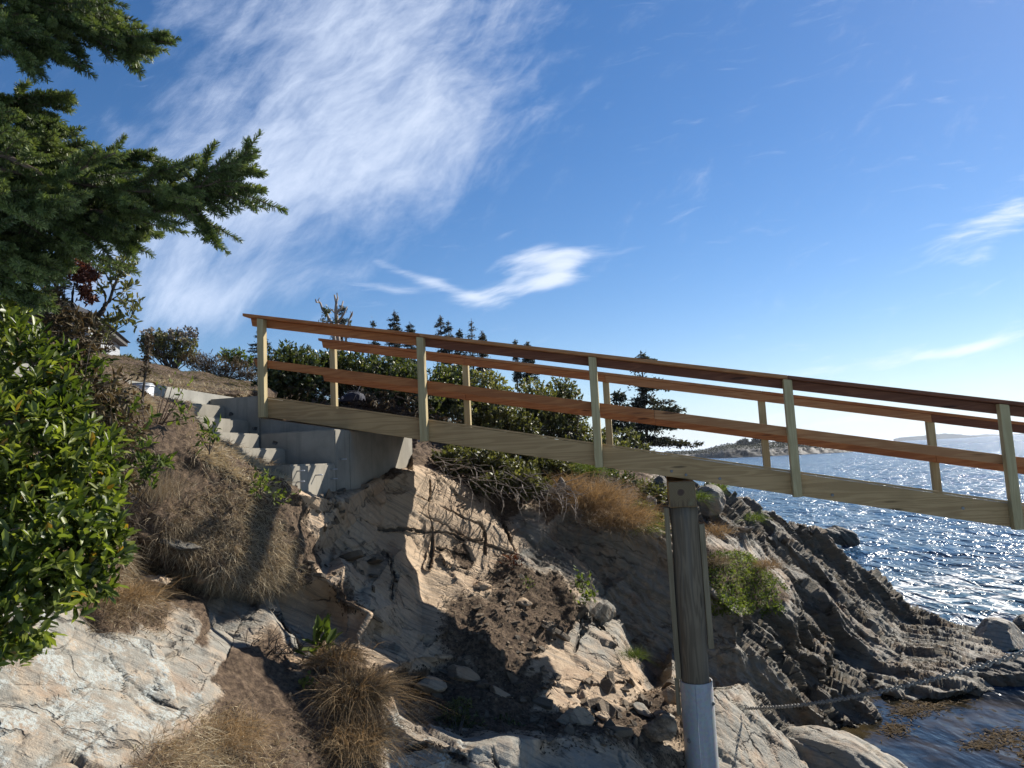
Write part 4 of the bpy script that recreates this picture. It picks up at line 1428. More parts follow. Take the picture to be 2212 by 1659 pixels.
    for a, b, d in (((420, 412), (465, 313), 2.5), ((440, 410), (552, 336), 2.48), ((440, 412), (568, 410), 2.5), ((450, 408), (540, 372), 2.5), ((440, 415), (530, 440), 2.5), ((430, 418), (480, 466), 2.48),
                    ((400, 425), (456, 500), 2.5), ((430, 410), (520, 392), 2.46), ((360, 408), (430, 355), 2.52), ((340, 405), (385, 362), 2.5), ((420, 420), (500, 455), 2.52), ((370, 420), (420, 470), 2.45),
                    ((300, 405), (345, 365), 2.5), ((250, 78), (312, 62), 2.6), ((260, 80), (372, 92), 2.6), ((255, 85), (312, 118), 2.6), ((230, 85), (285, 150), 2.62), ((200, 80), (245, 130), 2.6), ((220, 60), (275, 60), 2.6),
                    ((150, 80), (190, 145), 2.6), ((90, 90), (62, 142), 2.5), ((250, 490), (312, 514), 2.6), ((230, 500), (292, 545), 2.55), ((60, 225), (150, 212), 2.65), ((70, 255), (145, 288), 2.6), ((180, 500), (240, 560), 2.5),
                    ((40, 215), (60, 180), 2.6), ((120, 350), (185, 310), 2.6), ((200, 360), (260, 318), 2.6), ((250, 350), (322, 336), 2.6)):
        for q_ in range(2):
            p0, p1 = P(*a, d + .03 * q_), P(b[0] - 14 * q_, b[1] + random.uniform(-16, 16) * q_, d + random.uniform(-.03, .03))
            s5 = np.linspace(0, 1, 7)[:, None]
            tw = p0 * (1 - s5) + p1 * s5 + np.array([0, 0, .012]) * np.sin(s5 * 3.1)
            tw_all.append((tw, 1.1))
            wood_.tube(tw, np.linspace(.004, .0015, 7), 5)
    for bl, cnt in (((60, 400, 2.8, 130, 90), 110), ((0, 310, 2.8, 110, 60), 60), ((130, 470, 2.8, 110, 45), 60), ((-30, 545, 2.65, 60, 60), 60), ((20, 20, 2.8, 130, 60), 70), ((210, 430, 2.75, 90, 40), 40)):
        c, r = blob_w(bl)
        for _ in range(cnt):
            p0 = c + rng.normal(size=3) * r * .5
            dr = norm(np.array([.7, -.1, 0]) + rng.normal(size=3) * .6)
            tw_all.append((p0 + dr * random.uniform(.08, .16) * np.linspace(0, 1, 5)[:, None], 1.0))
    for tw, sc in tw_all:
        ln = np.linalg.norm(np.diff(tw, axis=0), axis=1).sum()
        n = int(ln / 0.00052) + 20
        q = rng.random(n)
        s_ = np.linspace(0, 1, len(tw))
        p = np.stack([np.interp(q, s_, tw[:, k]) for k in range(3)], 1)
        ta = norm(np.stack([np.interp(q, s_, np.gradient(tw[:, k])) for k in range(3)], 1))
        r = norm(np.cross(ta, rdir(n)))
        r = norm(r + np.array([0, 0, 0.25]))
        dn = norm(ta * (0.42 + 1.0 * q[:, None] ** 8) + r * 0.95)
        tn = np.clip(rng.normal(0.45, 0.20) + rng.normal(size=n) * 0.14 + (q > 0.8) * 0.08, 0.02, 0.9)
        add_needles(nd, p, dn, 0.021 * sc * rng.uniform(0.8, 1.1, n), 0.0027, tn)
    world_part(wood_, 'branch', M['twig'], t)
    world_part(nd, 'needle_foliage', M['needle'], t)
    print('near spruce twigs', len(tw_all), 'needles', nd.n // 4)


near_spruce()


def conifer(name, label, px, py_top, py_base, d, wpx, mname='needle_far', whorls=16, dens=1.0, group=None, asym=0.0, bare=0.0, crown=0.0, lean=0.0, needle=None, limbs=(4, 7)):
    """distant conifer: tapered trunk, whorled limbs, small needle tufts along the limbs"""
    top, b = P(px, py_top, d), P(px, py_base, d)
    b = np.array([top[0], top[1], b[2]])
    H = top[2] - b[2]
    R = wpx / 2 * d / F
    t = thing(name, label, 'tree', tuple(b), 0, group)
    mb = MB()
    mb.tube(np.array([b - [0, 0, .3], b + [0, 0, H * .5], top]), [0.035 * H * .55, 0.02 * H * .55, 0.004 * H], 7)
    nd = MB()
    px_m = d / F * 2.16         # one finished pixel in metres
    nl = needle or px_m * 1.7
    for k in range(whorls):
        s_ = (k + random.uniform(0, .8)) / whorls
        z = b[2] + H * (0.10 + bare + (0.88 - bare) * s_)
        rr_ = R * (1 - s_) ** (0.75 - crown) * random.uniform(0.6, 1.15)
        for j in range(random.randint(*limbs)):
            z += random.uniform(-.5, .5) * H / whorls
            a = random.uniform(0, 2 * math.pi)
            r = rr_ * random.uniform(0.6, 1.1) * (1 + asym * math.cos(a))
            if r < px_m * 0.4: r = px_m * 0.6
            dv = np.array([math.cos(a), math.sin(a), 0])
            q = np.linspace(0, 1, 6)[:, None]
            pts = np.array([top[0], top[1], z]) + dv * r * q + np.array([0, 0, 1]) * r * (0.18 * q - 0.42 * q ** 2 + 0.22 * q ** 4)
            mb.tube(pts, np.linspace(0.012 * H * .3, 0.003 * H * .3, 6), 4, cap=False)
            n = int(max(8, dens * 15 * r / nl))
            qq = rng.random(n) ** 0.7
            p = np.stack([np.interp(qq, q[:, 0], pts[:, c]) for c in range(3)], 1)
            p = p + rng.normal(size=(n, 3)) * [nl * .5, nl * .5, nl * .30]
            dn = norm(dv + rng.normal(size=(n, 3)) * 0.7 + [0, 0, -0.1])
            add_leaves(nd, p, dn, rdir(n), nl * rng.uniform(0.7, 1.3, n), nl * 0.45, np.clip(rng.normal(.45, .25, n), 0, .9), simple=True)
    if R < 60 * px_m:
        n = int(420 * dens) if H < 12 else int(160 * dens)
        s_ = rng.random(n) ** 1.3
        a = rng.random(n) * 6.283
        r = R * (1 - s_) ** (0.9 - crown) * np.sqrt(rng.random(n)) * (0.55 + 0.45 * np.abs(np.sin(s_ * 31 + a)))
        p = np.stack([top[0] + np.cos(a) * r, top[1] + np.sin(a) * r, b[2] + H * (.12 + bare + (.86 - bare) * s_) - r * .25], 1)
        if bare <= 0 and dens > .6:
            add_leaves(nd, p, np.stack([np.cos(a), np.sin(a), rng.uniform(-.3, .9, n)], 1), rdir(n), nl * rng.uniform(.5, 1.0, n), nl * .4, np.clip(rng.normal(.4, .25, n), 0, .9), simple=True)
    n = int(8 * dens)
    p = np.array(top) + rng.normal(size=(n, 3)) * [nl * .25, nl * .25, nl * .8] - [0, 0, nl]
    add_leaves(nd, p, rdir(n) + [0, 0, .8], rdir(n), nl, nl * .4, rng.uniform(.2, .7, n), simple=True)
    world_part(mb, 'trunk', M['bark'], t)
    world_part(nd, 'needle_crown', M[mname], t)
    return t

# ------------------------------------------------------------------ shrubs behind the ramp
hg = 'dense evergreen shrubs behind the ramp'
HEDGE = [
    ('dark rounded evergreen shrub right behind the uppermost ramp posts', [(620, 800, 13.0, 60, 66), (580, 845, 12.8, 34, 50), (665, 810, 13.2, 55, 70)], (630, 880), 620, 'hedge', .42),
    ('dark evergreen shrub above the navy bag at the top of the ramp', [(740, 820, 13.6, 60, 66), (790, 815, 13.5, 60, 62), (720, 790, 13.8, 40, 45)], (770, 880), 620, 'hedge', .45),
    ('evergreen shrub with yellowish top between the first two near posts', [(850, 815, 13.7, 65, 58), (890, 840, 13.4, 50, 62), (830, 850, 13.3, 60, 40)], (860, 885), 560, 'hedge', .5),
    ('bushy green shrub right of the second near post', [(955, 855, 13.6, 58, 68), (930, 890, 13.0, 45, 45), (985, 830, 13.8, 50, 52)], (950, 905), 560, 'hedge', .52),
    ('bright green leafy shrub around the second far post', [(1050, 865, 13.5, 65, 70), (1080, 910, 12.9, 55, 55), (1015, 900, 12.9, 45, 60)], (1050, 940), 620, 'olive', .62),
    ('tall green shrub between the second and third near posts', [(1150, 885, 13.8, 62, 74), (1120, 930, 13.0, 55, 45), (1190, 900, 13.8, 55, 60)], (1150, 970), 600, 'olive', .5),
    ('sparse olive shrub beside the third near post', [(1230, 905, 14.2, 48, 70), (1250, 960, 13.6, 50, 45), (1215, 850, 14.4, 38, 40)], (1240, 1000), 430, 'olive', .48),
    ('leafy green bush hanging below the beam above the sunlit rock', [(1050, 1000, 11.4, 60, 40), (985, 992, 11.2, 55, 36), (1110, 1025, 11.3, 60, 38), (1060, 1040, 11.0, 50, 26), (1150, 1050, 11.2, 45, 28)], (1060, 1045), 560, 'olive', .42),
    ('olive bush below the beam left of the golden grass', [(1180, 1010, 12.1, 60, 38), (1230, 1000, 12.5, 40, 34), (1140, 985, 12.3, 50, 40)], (1180, 1050), 360, 'olive', .45),
    ('low mixed bush under the ramp at the third near post', [(1320, 985, 14.5, 55, 36), (1290, 965, 14.2, 50, 45), (1360, 1010, 14, 40, 25)], (1320, 1015), 320, 'olive', .42),
]
for lab, bl, rt, n, mm, tn in HEDGE:
    shrub('evergreen_shrub', lab, 'bush', bl, (0.085, 0.042), mm, int(n * 2.1), 8, rt, hg, (tn, 0.22), simple=True, up=0.6, shell=0.05, stems=26, holes=0.05, stem_r=0.014)
# dry stalks under the hedge
shrub('dry_stalk_brush', 'brown dry leaf-hung brush low under the hedge behind the far rail', 'brush',
      [(700, 850, 12.9, 110, 30), (860, 870, 12.8, 90, 30), (900, 900, 12.6, 60, 35), (960, 920, 12.3, 50, 30), (800, 860, 12.9, 70, 26)], (0.09, 0.02), 'dead', 260, 6, (840, 885),
      tint=(.35, .22), tpl=LANCE, simple=True, up=-.2, droop=.8, shell=.1, stems=60, holes=.2, stem_r=.008)
# on the slope above the steps
shrub('flowering_shrub', 'rounded shrub with brown faded flower heads on the grassy slope', 'bush', [(360, 745, 18.5, 62, 34), (400, 755, 18.5, 34, 30), (335, 735, 18.5, 35, 22)],
      (0.11, 0.05), 'olive', 330, 8, tuple(P(370, 806, 18.4)), tint=(.5, .25), simple=True, up=.7, shell=.35, stems=40, holes=.2, stem_r=.02)
fl = thing('faded_flower_cluster', 'brown rounded dead flower heads dotted over the rounded shrub on the slope', 'flowers', tuple(P(370, 720, 18.4)))
mb = MB()
for _ in range(46):
    c = P(random.uniform(300, 425), random.uniform(706, 735) + abs(random.uniform(-12, 18)), random.uniform(17.9, 18.8))
    for __ in range(7):
        add_leaves(mb, (c + rng.normal(size=(3, 3)) * .03), rdir(3), rdir(3), .07, .05, rng.random(3), simple=True)
world_part(mb, 'flower_head', M['pale_head'], fl)
shrub('tall_weed_brush', 'brown-olive brush of tall weeds along the top of the lawn', 'brush', [(450, 785, 17.5, 45, 26), (500, 793, 17.5, 45, 28), (540, 805, 17.4, 30, 30), (415, 775, 17.8, 30, 24)],
      (0.12, 0.022), 'dead', 420, 6, tuple(P(480, 826, 17.3)), tint=(.38, .25), tpl=LANCE, simple=True, up=1.4, shell=.05, stems=80, holes=.1, stem_r=.01)
shrub('light_green_shrub', 'small light green shrub rising above the brown weed brush', 'bush', [(500, 768, 18.6, 34, 16), (525, 780, 18.6, 22, 16)],
      (0.10, 0.045), 'weed', 150, 7, tuple(P(505, 800, 18.5)), tint=(.45, .2), simple=True, up=.6, stems=14, stem_r=.015)
shrub('small_grey_shrub', 'small grey-green shrub on the skyline beside the rounded flowering shrub', 'bush', [(270, 776, 20, 24, 10), (290, 780, 20, 18, 9)],
      (0.10, 0.04), 'olive', 90, 6, tuple(P(278, 795, 19.8)), tint=(.35, .2), simple=True, stems=10, stem_r=.015)
shrub('reddish_shrub', 'dull reddish-brown shrub below the house on the skyline', 'bush', [(222, 745, 17, 26, 20), (205, 735, 17, 20, 16)],
      (0.09, 0.035), 'dead', 160, 6, tuple(P(215, 775, 16.8)), tint=(.3, .2), simple=True, stems=12, stem_r=.015)

# ------------------------------------------------------------------ conifers on the skyline
sg = 'small spruces on the skyline'
for px, yt, wp, lab, mm, dn, bare in (
        (738, 660, 44, 'ragged spruce standing behind the bare dead tree', 'needle_far', .8, .0),
        (805, 692, 26, 'small bushy spruce just right of the bare dead tree', 'needle_far', 1.0, 0),
        (851, 671, 32, 'tallest pointed spruce left of the second near post', 'needle_far', 1.1, 0),
        (886, 697, 32, 'dark spruce just left of the second near post', 'needle_far', 1.2, 0),
        (951, 680, 28, 'thin grey-green spruce right of the second near post', 'needle_grey', .8, 0),
        (968, 692, 22, 'dark narrow spruce touching the thin grey-green one', 'needle_far', 1.2, 0),
        (992, 711, 28, 'short bushy spruce right of the dark narrow one', 'needle_far', 1.1, 0),
        (1018, 692, 30, 'almost bare grey spruce with thin limbs', 'needle_grey', .35, 0),
        (1041, 714, 26, 'small grey spruce just right of the almost bare one', 'needle_grey', .8, 0),
        (1113, 736, 12, 'tiny spruce tip above the handrail cap', 'needle_far', 1.0, 0),
        (1140, 738, 26, 'rounded spruce top furthest right above the handrail cap', 'needle_far', 1.2, 0)):
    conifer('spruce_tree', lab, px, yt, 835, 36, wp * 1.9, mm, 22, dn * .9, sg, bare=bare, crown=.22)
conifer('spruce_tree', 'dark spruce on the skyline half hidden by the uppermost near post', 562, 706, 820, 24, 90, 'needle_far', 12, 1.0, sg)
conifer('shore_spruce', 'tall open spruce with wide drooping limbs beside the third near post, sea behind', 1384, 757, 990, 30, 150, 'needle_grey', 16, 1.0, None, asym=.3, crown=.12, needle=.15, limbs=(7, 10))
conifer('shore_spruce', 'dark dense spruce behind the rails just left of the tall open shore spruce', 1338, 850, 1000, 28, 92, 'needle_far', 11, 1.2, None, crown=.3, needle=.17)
shrub('shore_shrub', 'low green shrub at the foot of the tall shore spruce', 'bush', [(1345, 945, 22, 36, 22), (1375, 965, 22, 36, 18), (1330, 985, 21, 50, 20), (1400, 985, 22, 30, 10)],
      (.13, .05), 'olive', 260, 7, tuple(P(1360, 1000, 21.8)), tint=(.5, .2), simple=True, stems=12, stem_r=.02)
# bare dead tree
dt = thing('dead_tree', 'bare dead tree with crooked leafless limbs rising above the handrail', 'tree', tuple(P(735, 830, 34)))
mb = MB()
k8 = lambda x, y: (658.3 + x * .2381, 625.4 + y * .2381)


def dbr(pts, r0, r1):
    w_ = np.array([P(*k8(*q), 34 + random.uniform(-.3, .3)) for q in pts])
    mb.tube(w_, np.linspace(r0, r1, len(w_)), 5)


dbr([(300, 800), (300, 480), (288, 300), (282, 190), (285, 120), (270, 50)], .16, .04)
dbr([(284, 130), (300, 80), (292, 30)], .055, .025)
dbr([(288, 220), (330, 170), (348, 105)], .07, .03)
dbr([(300, 300), (355, 220), (385, 155)], .07, .03)
dbr([(290, 230), (240, 180)], .05, .03)
dbr([(310, 700), (245, 310), (200, 230), (160, 180), (140, 120), (105, 115), (98, 90)], .09, .03)
dbr([(140, 120), (120, 95), (135, 75)], .035, .02)
dbr([(205, 230), (215, 190), (235, 170)], .04, .02)
dbr([(210, 300), (170, 285), (140, 265)], .04, .02)
dbr([(370, 480), (400, 280), (430, 230), (433, 200)], .06, .02)
dbr([(400, 280), (425, 215), (412, 200)], .035, .02)
world_part(mb, 'trunk', M['greybark'], dt)
mb = MB()
for q, n in (((205, 190), 40), ((190, 215), 30), ((165, 280), 26), ((185, 150), 10), ((395, 300), 26), ((270, 280), 20)):
    c = np.array([P(*k8(q[0] + random.gauss(0, 16), q[1] + random.gauss(0, 14)), 34) for _ in range(n)])
    add_leaves(mb, c, rdir(n), rdir(n), .16, .07, rng.uniform(.1, .7, n), simple=True)
world_part(mb, 'foliage', M['olive'], dt)

# ------------------------------------------------------------------ house beyond the slope
hd = 34.0
pr = P(190, 690, hd)
hz = P(190, 760, hd)[2] - 1.5
hs = thing('grey_shingled_house', 'pale grey shingled house with dark hip roof behind the shrubs at left', 'house', (pr[0], pr[1], hz), math.radians(18))
ez = P(205, 682, hd)[2] - hz
M['shingle'] = plain('pale_shingle', (0.42, 0.44, 0.46), .9, var=.12, vscale=8)
M['roof'] = plain('dark_roof', (0.11, 0.105, 0.10), .9, var=.3, vscale=5)
M['trim'] = plain('pale_trim', (0.45, 0.46, 0.48), .7, var=.08)


def siding():
    m, n, bs = mat('shingle_siding')
    c = n.node('ShaderNodeTexCoord').outputs['Object']
    sp = n.node('ShaderNodeSeparateXYZ')
    n.put(sp.inputs[0], c)
    row = n.m('FRACT', n.mul(sp.outputs[2], 6.0))
    col = n.mix(n.ss(row, .0, .15), (0.22, 0.23, 0.24), (0.46, 0.48, 0.5))
    col = n.mix(n.mul(n.ss(n.noise(c, 5, 4), .4, .7), .4), col, (0.34, 0.35, 0.36))
    setp(n, bs, col, .9)
    return m


M['siding'] = siding()
poly_part('wall', box8(-6.0, 0, 0, 7, -1.5, ez - .25), BOXF, M['siding'], hs)
poly_part('corner_board', box8(-.16, .03, -.03, .14, -1.5, ez - .27), BOXF, M['trim'], hs)
poly_part('fascia', box8(-6.35, .34, -.34, 7.3, ez - .247, ez - .02), BOXF, M['roof'], hs)
poly_part('roof', [(-6.5, -.48, ez), (.48, -.48, ez), (.48, 7.5, ez), (-6.5, 7.5, ez), (-3.9, 3, ez + 1.75), (-2.3, 3, ez + 1.75), (-2.3, 4.2, ez + 1.75), (-3.9, 4.2, ez + 1.75)],
          [(0, 1, 2, 3), (0, 1, 5, 4), (1, 2, 6, 5), (2, 3, 7, 6), (3, 0, 4, 7), (4, 5, 6, 7)], M['roof'], hs)
for x0 in (-1.9, -3.6, -5.2):
    f_ = poly_part('window', box8(x0, x0 + 1.0, -.03, .05, ez - 2.0, ez - .6), BOXF, M['trim'], hs)
    poly_part('pane', box8(x0 + .08, x0 + .92, -.034, -.02, ez - 1.92, ez - .68), BOXF, plain('window_pane', (.06, .07, .09), .1), f_)

# ------------------------------------------------------------------ grasses
wS = np.clip(TA[:, 4], 0, 1) * (TA[:, 4] > .25)
near_k = 1.0 / np.maximum(np.linalg.norm(TV - EYE, axis=1), 2.0) ** 1.2
inview = ((TV - EYE) @ RC)
okv = (np.abs(inview[:, 0] / -inview[:, 2]) < .85) & (inview[:, 1] / -inview[:, 2] > -.62) & (-inview[:, 2] > 0.5)


def grass_obj(name, wgt, n, L, wd, bend, tint, mname, lean=(0, 0, 1.0), spread=.55, label=None, nrm=0.6, clump=2.2):
    p, nn = scatter(wgt, n)
    keep = fbm(p, clump, 3) + rng.normal(size=len(p)) * .25 > -.15
    p, nn = p[keep], nn[keep]
    n = len(p)
    mb = MB()
    ptint = np.clip(tint[0] + .45 * fbm(p, 1.1, 2) + rng.normal(size=n) * tint[1], 0, .92)
    add_blades(mb, p - nn * .01, np.array(lean) + nn * nrm + rng.normal(size=(n, 3)) * spread, L * rng.uniform(.45, 1.3, n), wd, rng.uniform(bend[0], bend[1], n), ptint)
    return tag(mb.build(name, M[mname]), label, None, None, 'stuff')


vv = okv * near_k
grass_obj('dry_grass', wS * vv, 64000, .105, .0070, (.2, 1.1), (.68, .28), 'straw', lean=(.2, -.2, .2), spread=1.0, label='matted dry brown grass over the banks')
slope_w = wS * vv * (fbm(TV, .9, 2) > .1)
grass_obj('dry_grass', slope_w, 11000, .16, .0058, (.2, 1.1), (.74, .24), 'straw', lean=(.25, -.3, .4), spread=.85, label='longer pale dry grass over the banks')
# hanging roots under the left bank
loc_px = np.stack([PW / 2 + F * inview[:, 0] / -inview[:, 2], PH / 2 - F * inview[:, 1] / -inview[:, 2]], 1)
inv_d = -inview[:, 2]


def in_px(x0, y0, x1, y1, d0=0, d1=99):
    return ((loc_px[:, 0] > x0) & (loc_px[:, 0] < x1) & (loc_px[:, 1] > y0) & (loc_px[:, 1] < y1) & (inv_d > d0) & (inv_d < d1)).astype(float)


grass_obj('hanging_root', in_px(330, 1110, 650, 1262, 5.5, 8) + .4 * in_px(280, 1050, 640, 1130, 5.5, 8), 14000, .11, .0042, (.3, 1.6), (.62, .34), 'straw', lean=(.1, -.35, -.35), spread=.85, label='pale roots and dead grass hanging from the left bank')
band = in_px(400, 880, 625, 1075, 6.5, 7.6) * (np.abs((loc_px[:, 1] - (918 + (loc_px[:, 0] - 395) * .56)) - 22) < 30) + in_px(250, 845, 330, 905, 6.5, 7.6)
grass_obj('straw_mulch', band, 30000, .10, .010, (.2, .8), (.82, .14), 'straw', lean=(0, 0, .1), spread=1.0, label='pale straw spread along the top of the left bank beside the steps')
band2 = in_px(250, 815, 560, 862, 9.2, 11.5)
grass_obj('straw_mulch', band2, 14000, .09, .010, (.2, .8), (.85, .12), 'straw', lean=(0, 0, .1), spread=1.0, label='pale straw strewn behind the retaining wall')
grass_obj('lawn_grass', TA[:, 5] * in_px(-100, 740, 560, 862, 9, 18.5), 42000, .055, .009, (.2, 1.0), (.5, .2), 'lawn', spread=.6, label='short dry lawn on the slope above the steps', clump=.9)
grass_obj('mulch_chips', in_px(640, 850, 930, 905, 11, 15), 5000, .06, .02, (.1, .4), (.3, .28), 'straw', lean=(0, 0, .15), spread=1.0, label='brown bark mulch behind the far rail')


def tuft(name, label, px, py, n, L, mname, tint=(.5, .18), spread=.45, bend=(.4, 1.3), wd=.0045, base_r=.06, group=None, dd=None, lean=(0.12, -0.05, 1)):
    b = ground(px, py) if dd is None else P(px, py, dd)
    t = thing(name, label, 'grass tuft', tuple(b), 0, group)
    mb = MB()
    p = b + rng.normal(size=(n, 3)) * [base_r, base_r, base_r * .35]
    r = (p - b) / base_r
    add_blades(mb, p, np.array(lean) + r * spread * .5 + rng.normal(size=(n, 3)) * spread, L * rng.uniform(.45, 1.2, n), wd, rng.uniform(bend[0], bend[1], n), np.clip(rng.normal(tint[0], tint[1], n), 0, .92))
    world_part(mb, 'blades', M[mname], t)
    return t


tg = 'grass tufts on the cliff'
tuft('grass_tuft', 'big golden grass tuft under the ramp at the cliff edge', 1280, 1085, 2400, .62, 'gold', (.58, .22), .5, (.3, 1.3), .006, .22, tg, 11.4)
tuft('grass_tuft', 'golden grass tuft hanging lowest over the dark rock edge', 1345, 1125, 1900, .55, 'gold', (.52, .22), .5, (.4, 1.5), .006, .18, tg, 11.0)
tuft('grass_tuft', 'pale golden grass tuft nearest the grey roots under the ramp', 1225, 1050, 800, .45, 'gold', (.6, .2), .5, (.6, 1.5), .006, .12, tg, 11.5)
tuft('grass_tuft', 'greenish grass top behind the golden tufts under the beam', 1270, 1015, 600, .4, 'weed', (.45, .2), .5, (.4, 1.2), .006, .14, tg, 12.2)
tuft('grass_tuft', 'large russet grass tuft at the gully edge in the foreground', 765, 1500, 2600, .40, 'gold', (.42, .25), .5, (.5, 1.6), .0045, .10, tg, 5.68)
tuft('grass_tuft', 'russet grass tuft at the bottom edge of the foreground', 770, 1600, 1700, .34, 'gold', (.48, .25), .5, (.5, 1.6), .0045, .10, tg, 5.3)
tuft('grass_tuft', 'brown grass tuft directly above the large russet tuft', 725, 1420, 900, .28, 'gold', (.45, .2), .5, (.7, 1.7), .0045, .09, tg, 6.05)
tuft('grass_tuft', 'drooping tan grass tuft under the bayberry bush', 285, 1290, 1100, .22, 'gold', (.5, .25), .6, (.3, 1.4), .003, .08, tg, 5.0)
tuft('grass_tuft', 'tawny grass tuft at the lowest left of the picture', 300, 1640, 1200, .2, 'gold', (.5, .2), .6, (.7, 1.8), .003, .13, tg, 4.0)
tuft('grass_tuft', 'tawny grass tuft beside the lower end of the lichen rock', 480, 1590, 1300, .24, 'gold', (.55, .2), .6, (.7, 1.8), .003, .13, tg, 4.7)
tuft('grass_tuft', 'upright tan grass stems in front of the dry bank', 330, 1075, 700, .42, 'straw', (.6, .2), .22, (.1, .7), .0032, .10, tg, 6.15)
tuft('grass_tuft', 'fine tan grass stems beside the retaining wall', 345, 960, 400, .42, 'straw', (.6, .2), .2, (.1, .6), .0035, .10, tg, 6.9)
tuft('grass_tuft', 'tan grass tuft at the edge of the bottom grey rock', 880, 1560, 420, .24, 'straw', (.6, .2), .4, (.3, 1.1), .003, .06, tg, 6.5)
tuft('grass_tuft', 'green sedge tuft beside the dark bush at the bottom', 960, 1590, 380, .18, 'weed', (.5, .2), .5, (.5, 1.3), .003, .05, tg, 6.4)
tuft('grass_tuft', 'dark green grass tuft in the cleft right of the pale slab', 1368, 1418, 420, .2, 'weed', (.3, .2), .4, (.4, 1.2), .0045, .06, tg, 8.9)
tuft('grass_tuft', 'grass tuft right of the post above the green patch', 1545, 1150, 420, .3, 'gold', (.45, .25), .5, (.5, 1.3), .006, .12, tg, 11.6)
tuft('grass_tuft', 'brown grass tuft beside the right-hand plank of the post', 1548, 1215, 360, .26, 'straw', (.45, .2), .5, (.5, 1.3), .006, .10, tg, 11.0)
tuft('grass_tuft', 'green grass tuft at the top of the dark ridge', 1512, 1075, 260, .26, 'weed', (.45, .2), .55, (.5, 1.3), .008, .08, tg, 12.4)
tuft('grass_tuft', 'yellow-green tuft on the ridge just below the beam', 1545, 1055, 260, .22, 'weed', (.6, .2), .5, (.5, 1.3), .008, .10, tg, 13.4)
tuft('grass_tuft', 'green tuft on the ridge right of the pale flat stone', 1630, 1120, 260, .22, 'weed', (.5, .2), .5, (.5, 1.3), .008, .08, tg, 13.2)
tuft('grass_tuft', 'russet grass tuft over the right end of the green patch', 1655, 1222, 420, .28, 'gold', (.45, .2), .55, (.5, 1.4), .006, .10, tg, 11.9)
tuft('grass_tuft', 'green tuft left of the post below the golden grass', 1405, 1140, 420, .24, 'weed', (.4, .25), .5, (.4, 1.3), .006, .12, tg, 11.0)

# green ground cover on the ledge
p, nn = scatter(in_px(1525, 1195, 1700, 1325, 10.2, 12.6), 2400)
keep = fbm(p, 1.7, 2) > -.25
p, nn = p[keep], nn[keep]
mb = MB()
for k in range(3):
    add_leaves(mb, p + nn * rng.uniform(0, .035, (len(p), 1)) + rng.normal(size=p.shape) * .02, rdir(len(p)) + [0, 0, .5], nn + rdir(len(p)) * .4, .05, .025, np.clip(.45 + .3 * fbm(p, 3, 2) + rng.normal(size=len(p)) * .2, 0, .9), simple=True)
tag(mb.build('ground_cover', M['weed']), 'bright green low ground cover on the rock ledge right of the post', None, None, 'stuff')


def plant(name, label, px, py, d, n, L, wd, mname='weed', tint=(.5, .2), stem=.0, tpl=OVAL, spread=1.0, r=.03, cat='plant'):
    b = P(px, py, d)
    t = thing(name, label, cat, tuple(b))
    mb = MB()
    q = rng.random(n)
    c = b + np.array([0, 0, 1]) * (stem * (0.35 + .65 * q))[:, None] + rng.normal(size=(n, 3)) * r
    ax = rdir(n) * spread + [0, 0, .75]
    add_leaves(mb, c, ax, np.array([0, 0, 1.0]) + rdir(n) * .5, L * rng.uniform(.6, 1.2, n), wd, np.clip(rng.normal(tint[0], tint[1], n), 0, .9), tpl)
    world_part(mb, 'foliage', M[mname], t)
    if stem:
        mb = MB()
        mb.tube(np.array([b - [0, 0, .03], b + [.01, 0, stem * .5], b + [0, 0, stem]]), [.006, .005, .003], 6)
        for k in range(3):
            mb.tube(np.array([b, b + rdir(1)[0] * [r * 2, r * 2, 0] + [0, 0, stem * .8]]), [.004, .002], 5)
        world_part(mb, 'stem', M['bark'], t)
    return t


plant('leafy_sprout', 'young leafy sprout on a thin dark stem in front of the second step', 452, 975, 6.55, 44, .10, .028, stem=.22, r=.05, tpl=LANCE)
plant('leafy_sprout', 'low leafy green sprout on the straw bank below the steps', 562, 1060, 6.7, 60, .09, .03, tint=(.6, .2), stem=.10, r=.06, tpl=LANCE)
plant('leafy_sprout', 'small yellow-green sprout on the bank just above the gully', 610, 1085, 6.8, 34, .07, .022, tint=(.7, .2), stem=.05, r=.05, tpl=LANCE)
plant('broadleaf_plant', 'broad pointed green leaves at the upper edge of the russet tuft', 690, 1400, 6.1, 22, .20, .06, tint=(.5, .15), stem=.04, r=.05)
plant('small_weed', 'pale green frilly weed on the brown grass left of the russet tuft', 662, 1492, 5.7, 46, .05, .03, tint=(.75, .12), stem=.05, r=.035)
plant('small_weed', 'dark green weed at the lower edge of the lichen rock', 340, 1600, 4.3, 26, .07, .024, tint=(.45, .15), stem=.03, r=.03)
plant('small_weed', 'tiny green weed at the lowest edge left of centre', 275, 1638, 3.9, 14, .05, .028, tint=(.35, .15), stem=.02, r=.025)
plant('small_weed', 'green weed at the top corner of the pale slab', 1258, 1272, 9.3, 60, .07, .03, tint=(.55, .2), stem=.10, r=.06)
plant('small_weed', 'small grey-green weed left of the pale slab corner', 1140, 1268, 9.4, 30, .05, .022, tint=(.5, .2), stem=.05, r=.04)
plant('small_weed', 'yellow-green trailing weed over the edge of the pale slab', 1268, 1352 - 60, 9.25, 50, .08, .035, tint=(.65, .2), stem=.03, r=.07)
plant('red_weed', 'small dark red withered plant on the sunlit rock', 1110, 1222, 9.7, 70, .09, .02, 'red', (.5, .25), .08, LANCE, 1.0, .06)
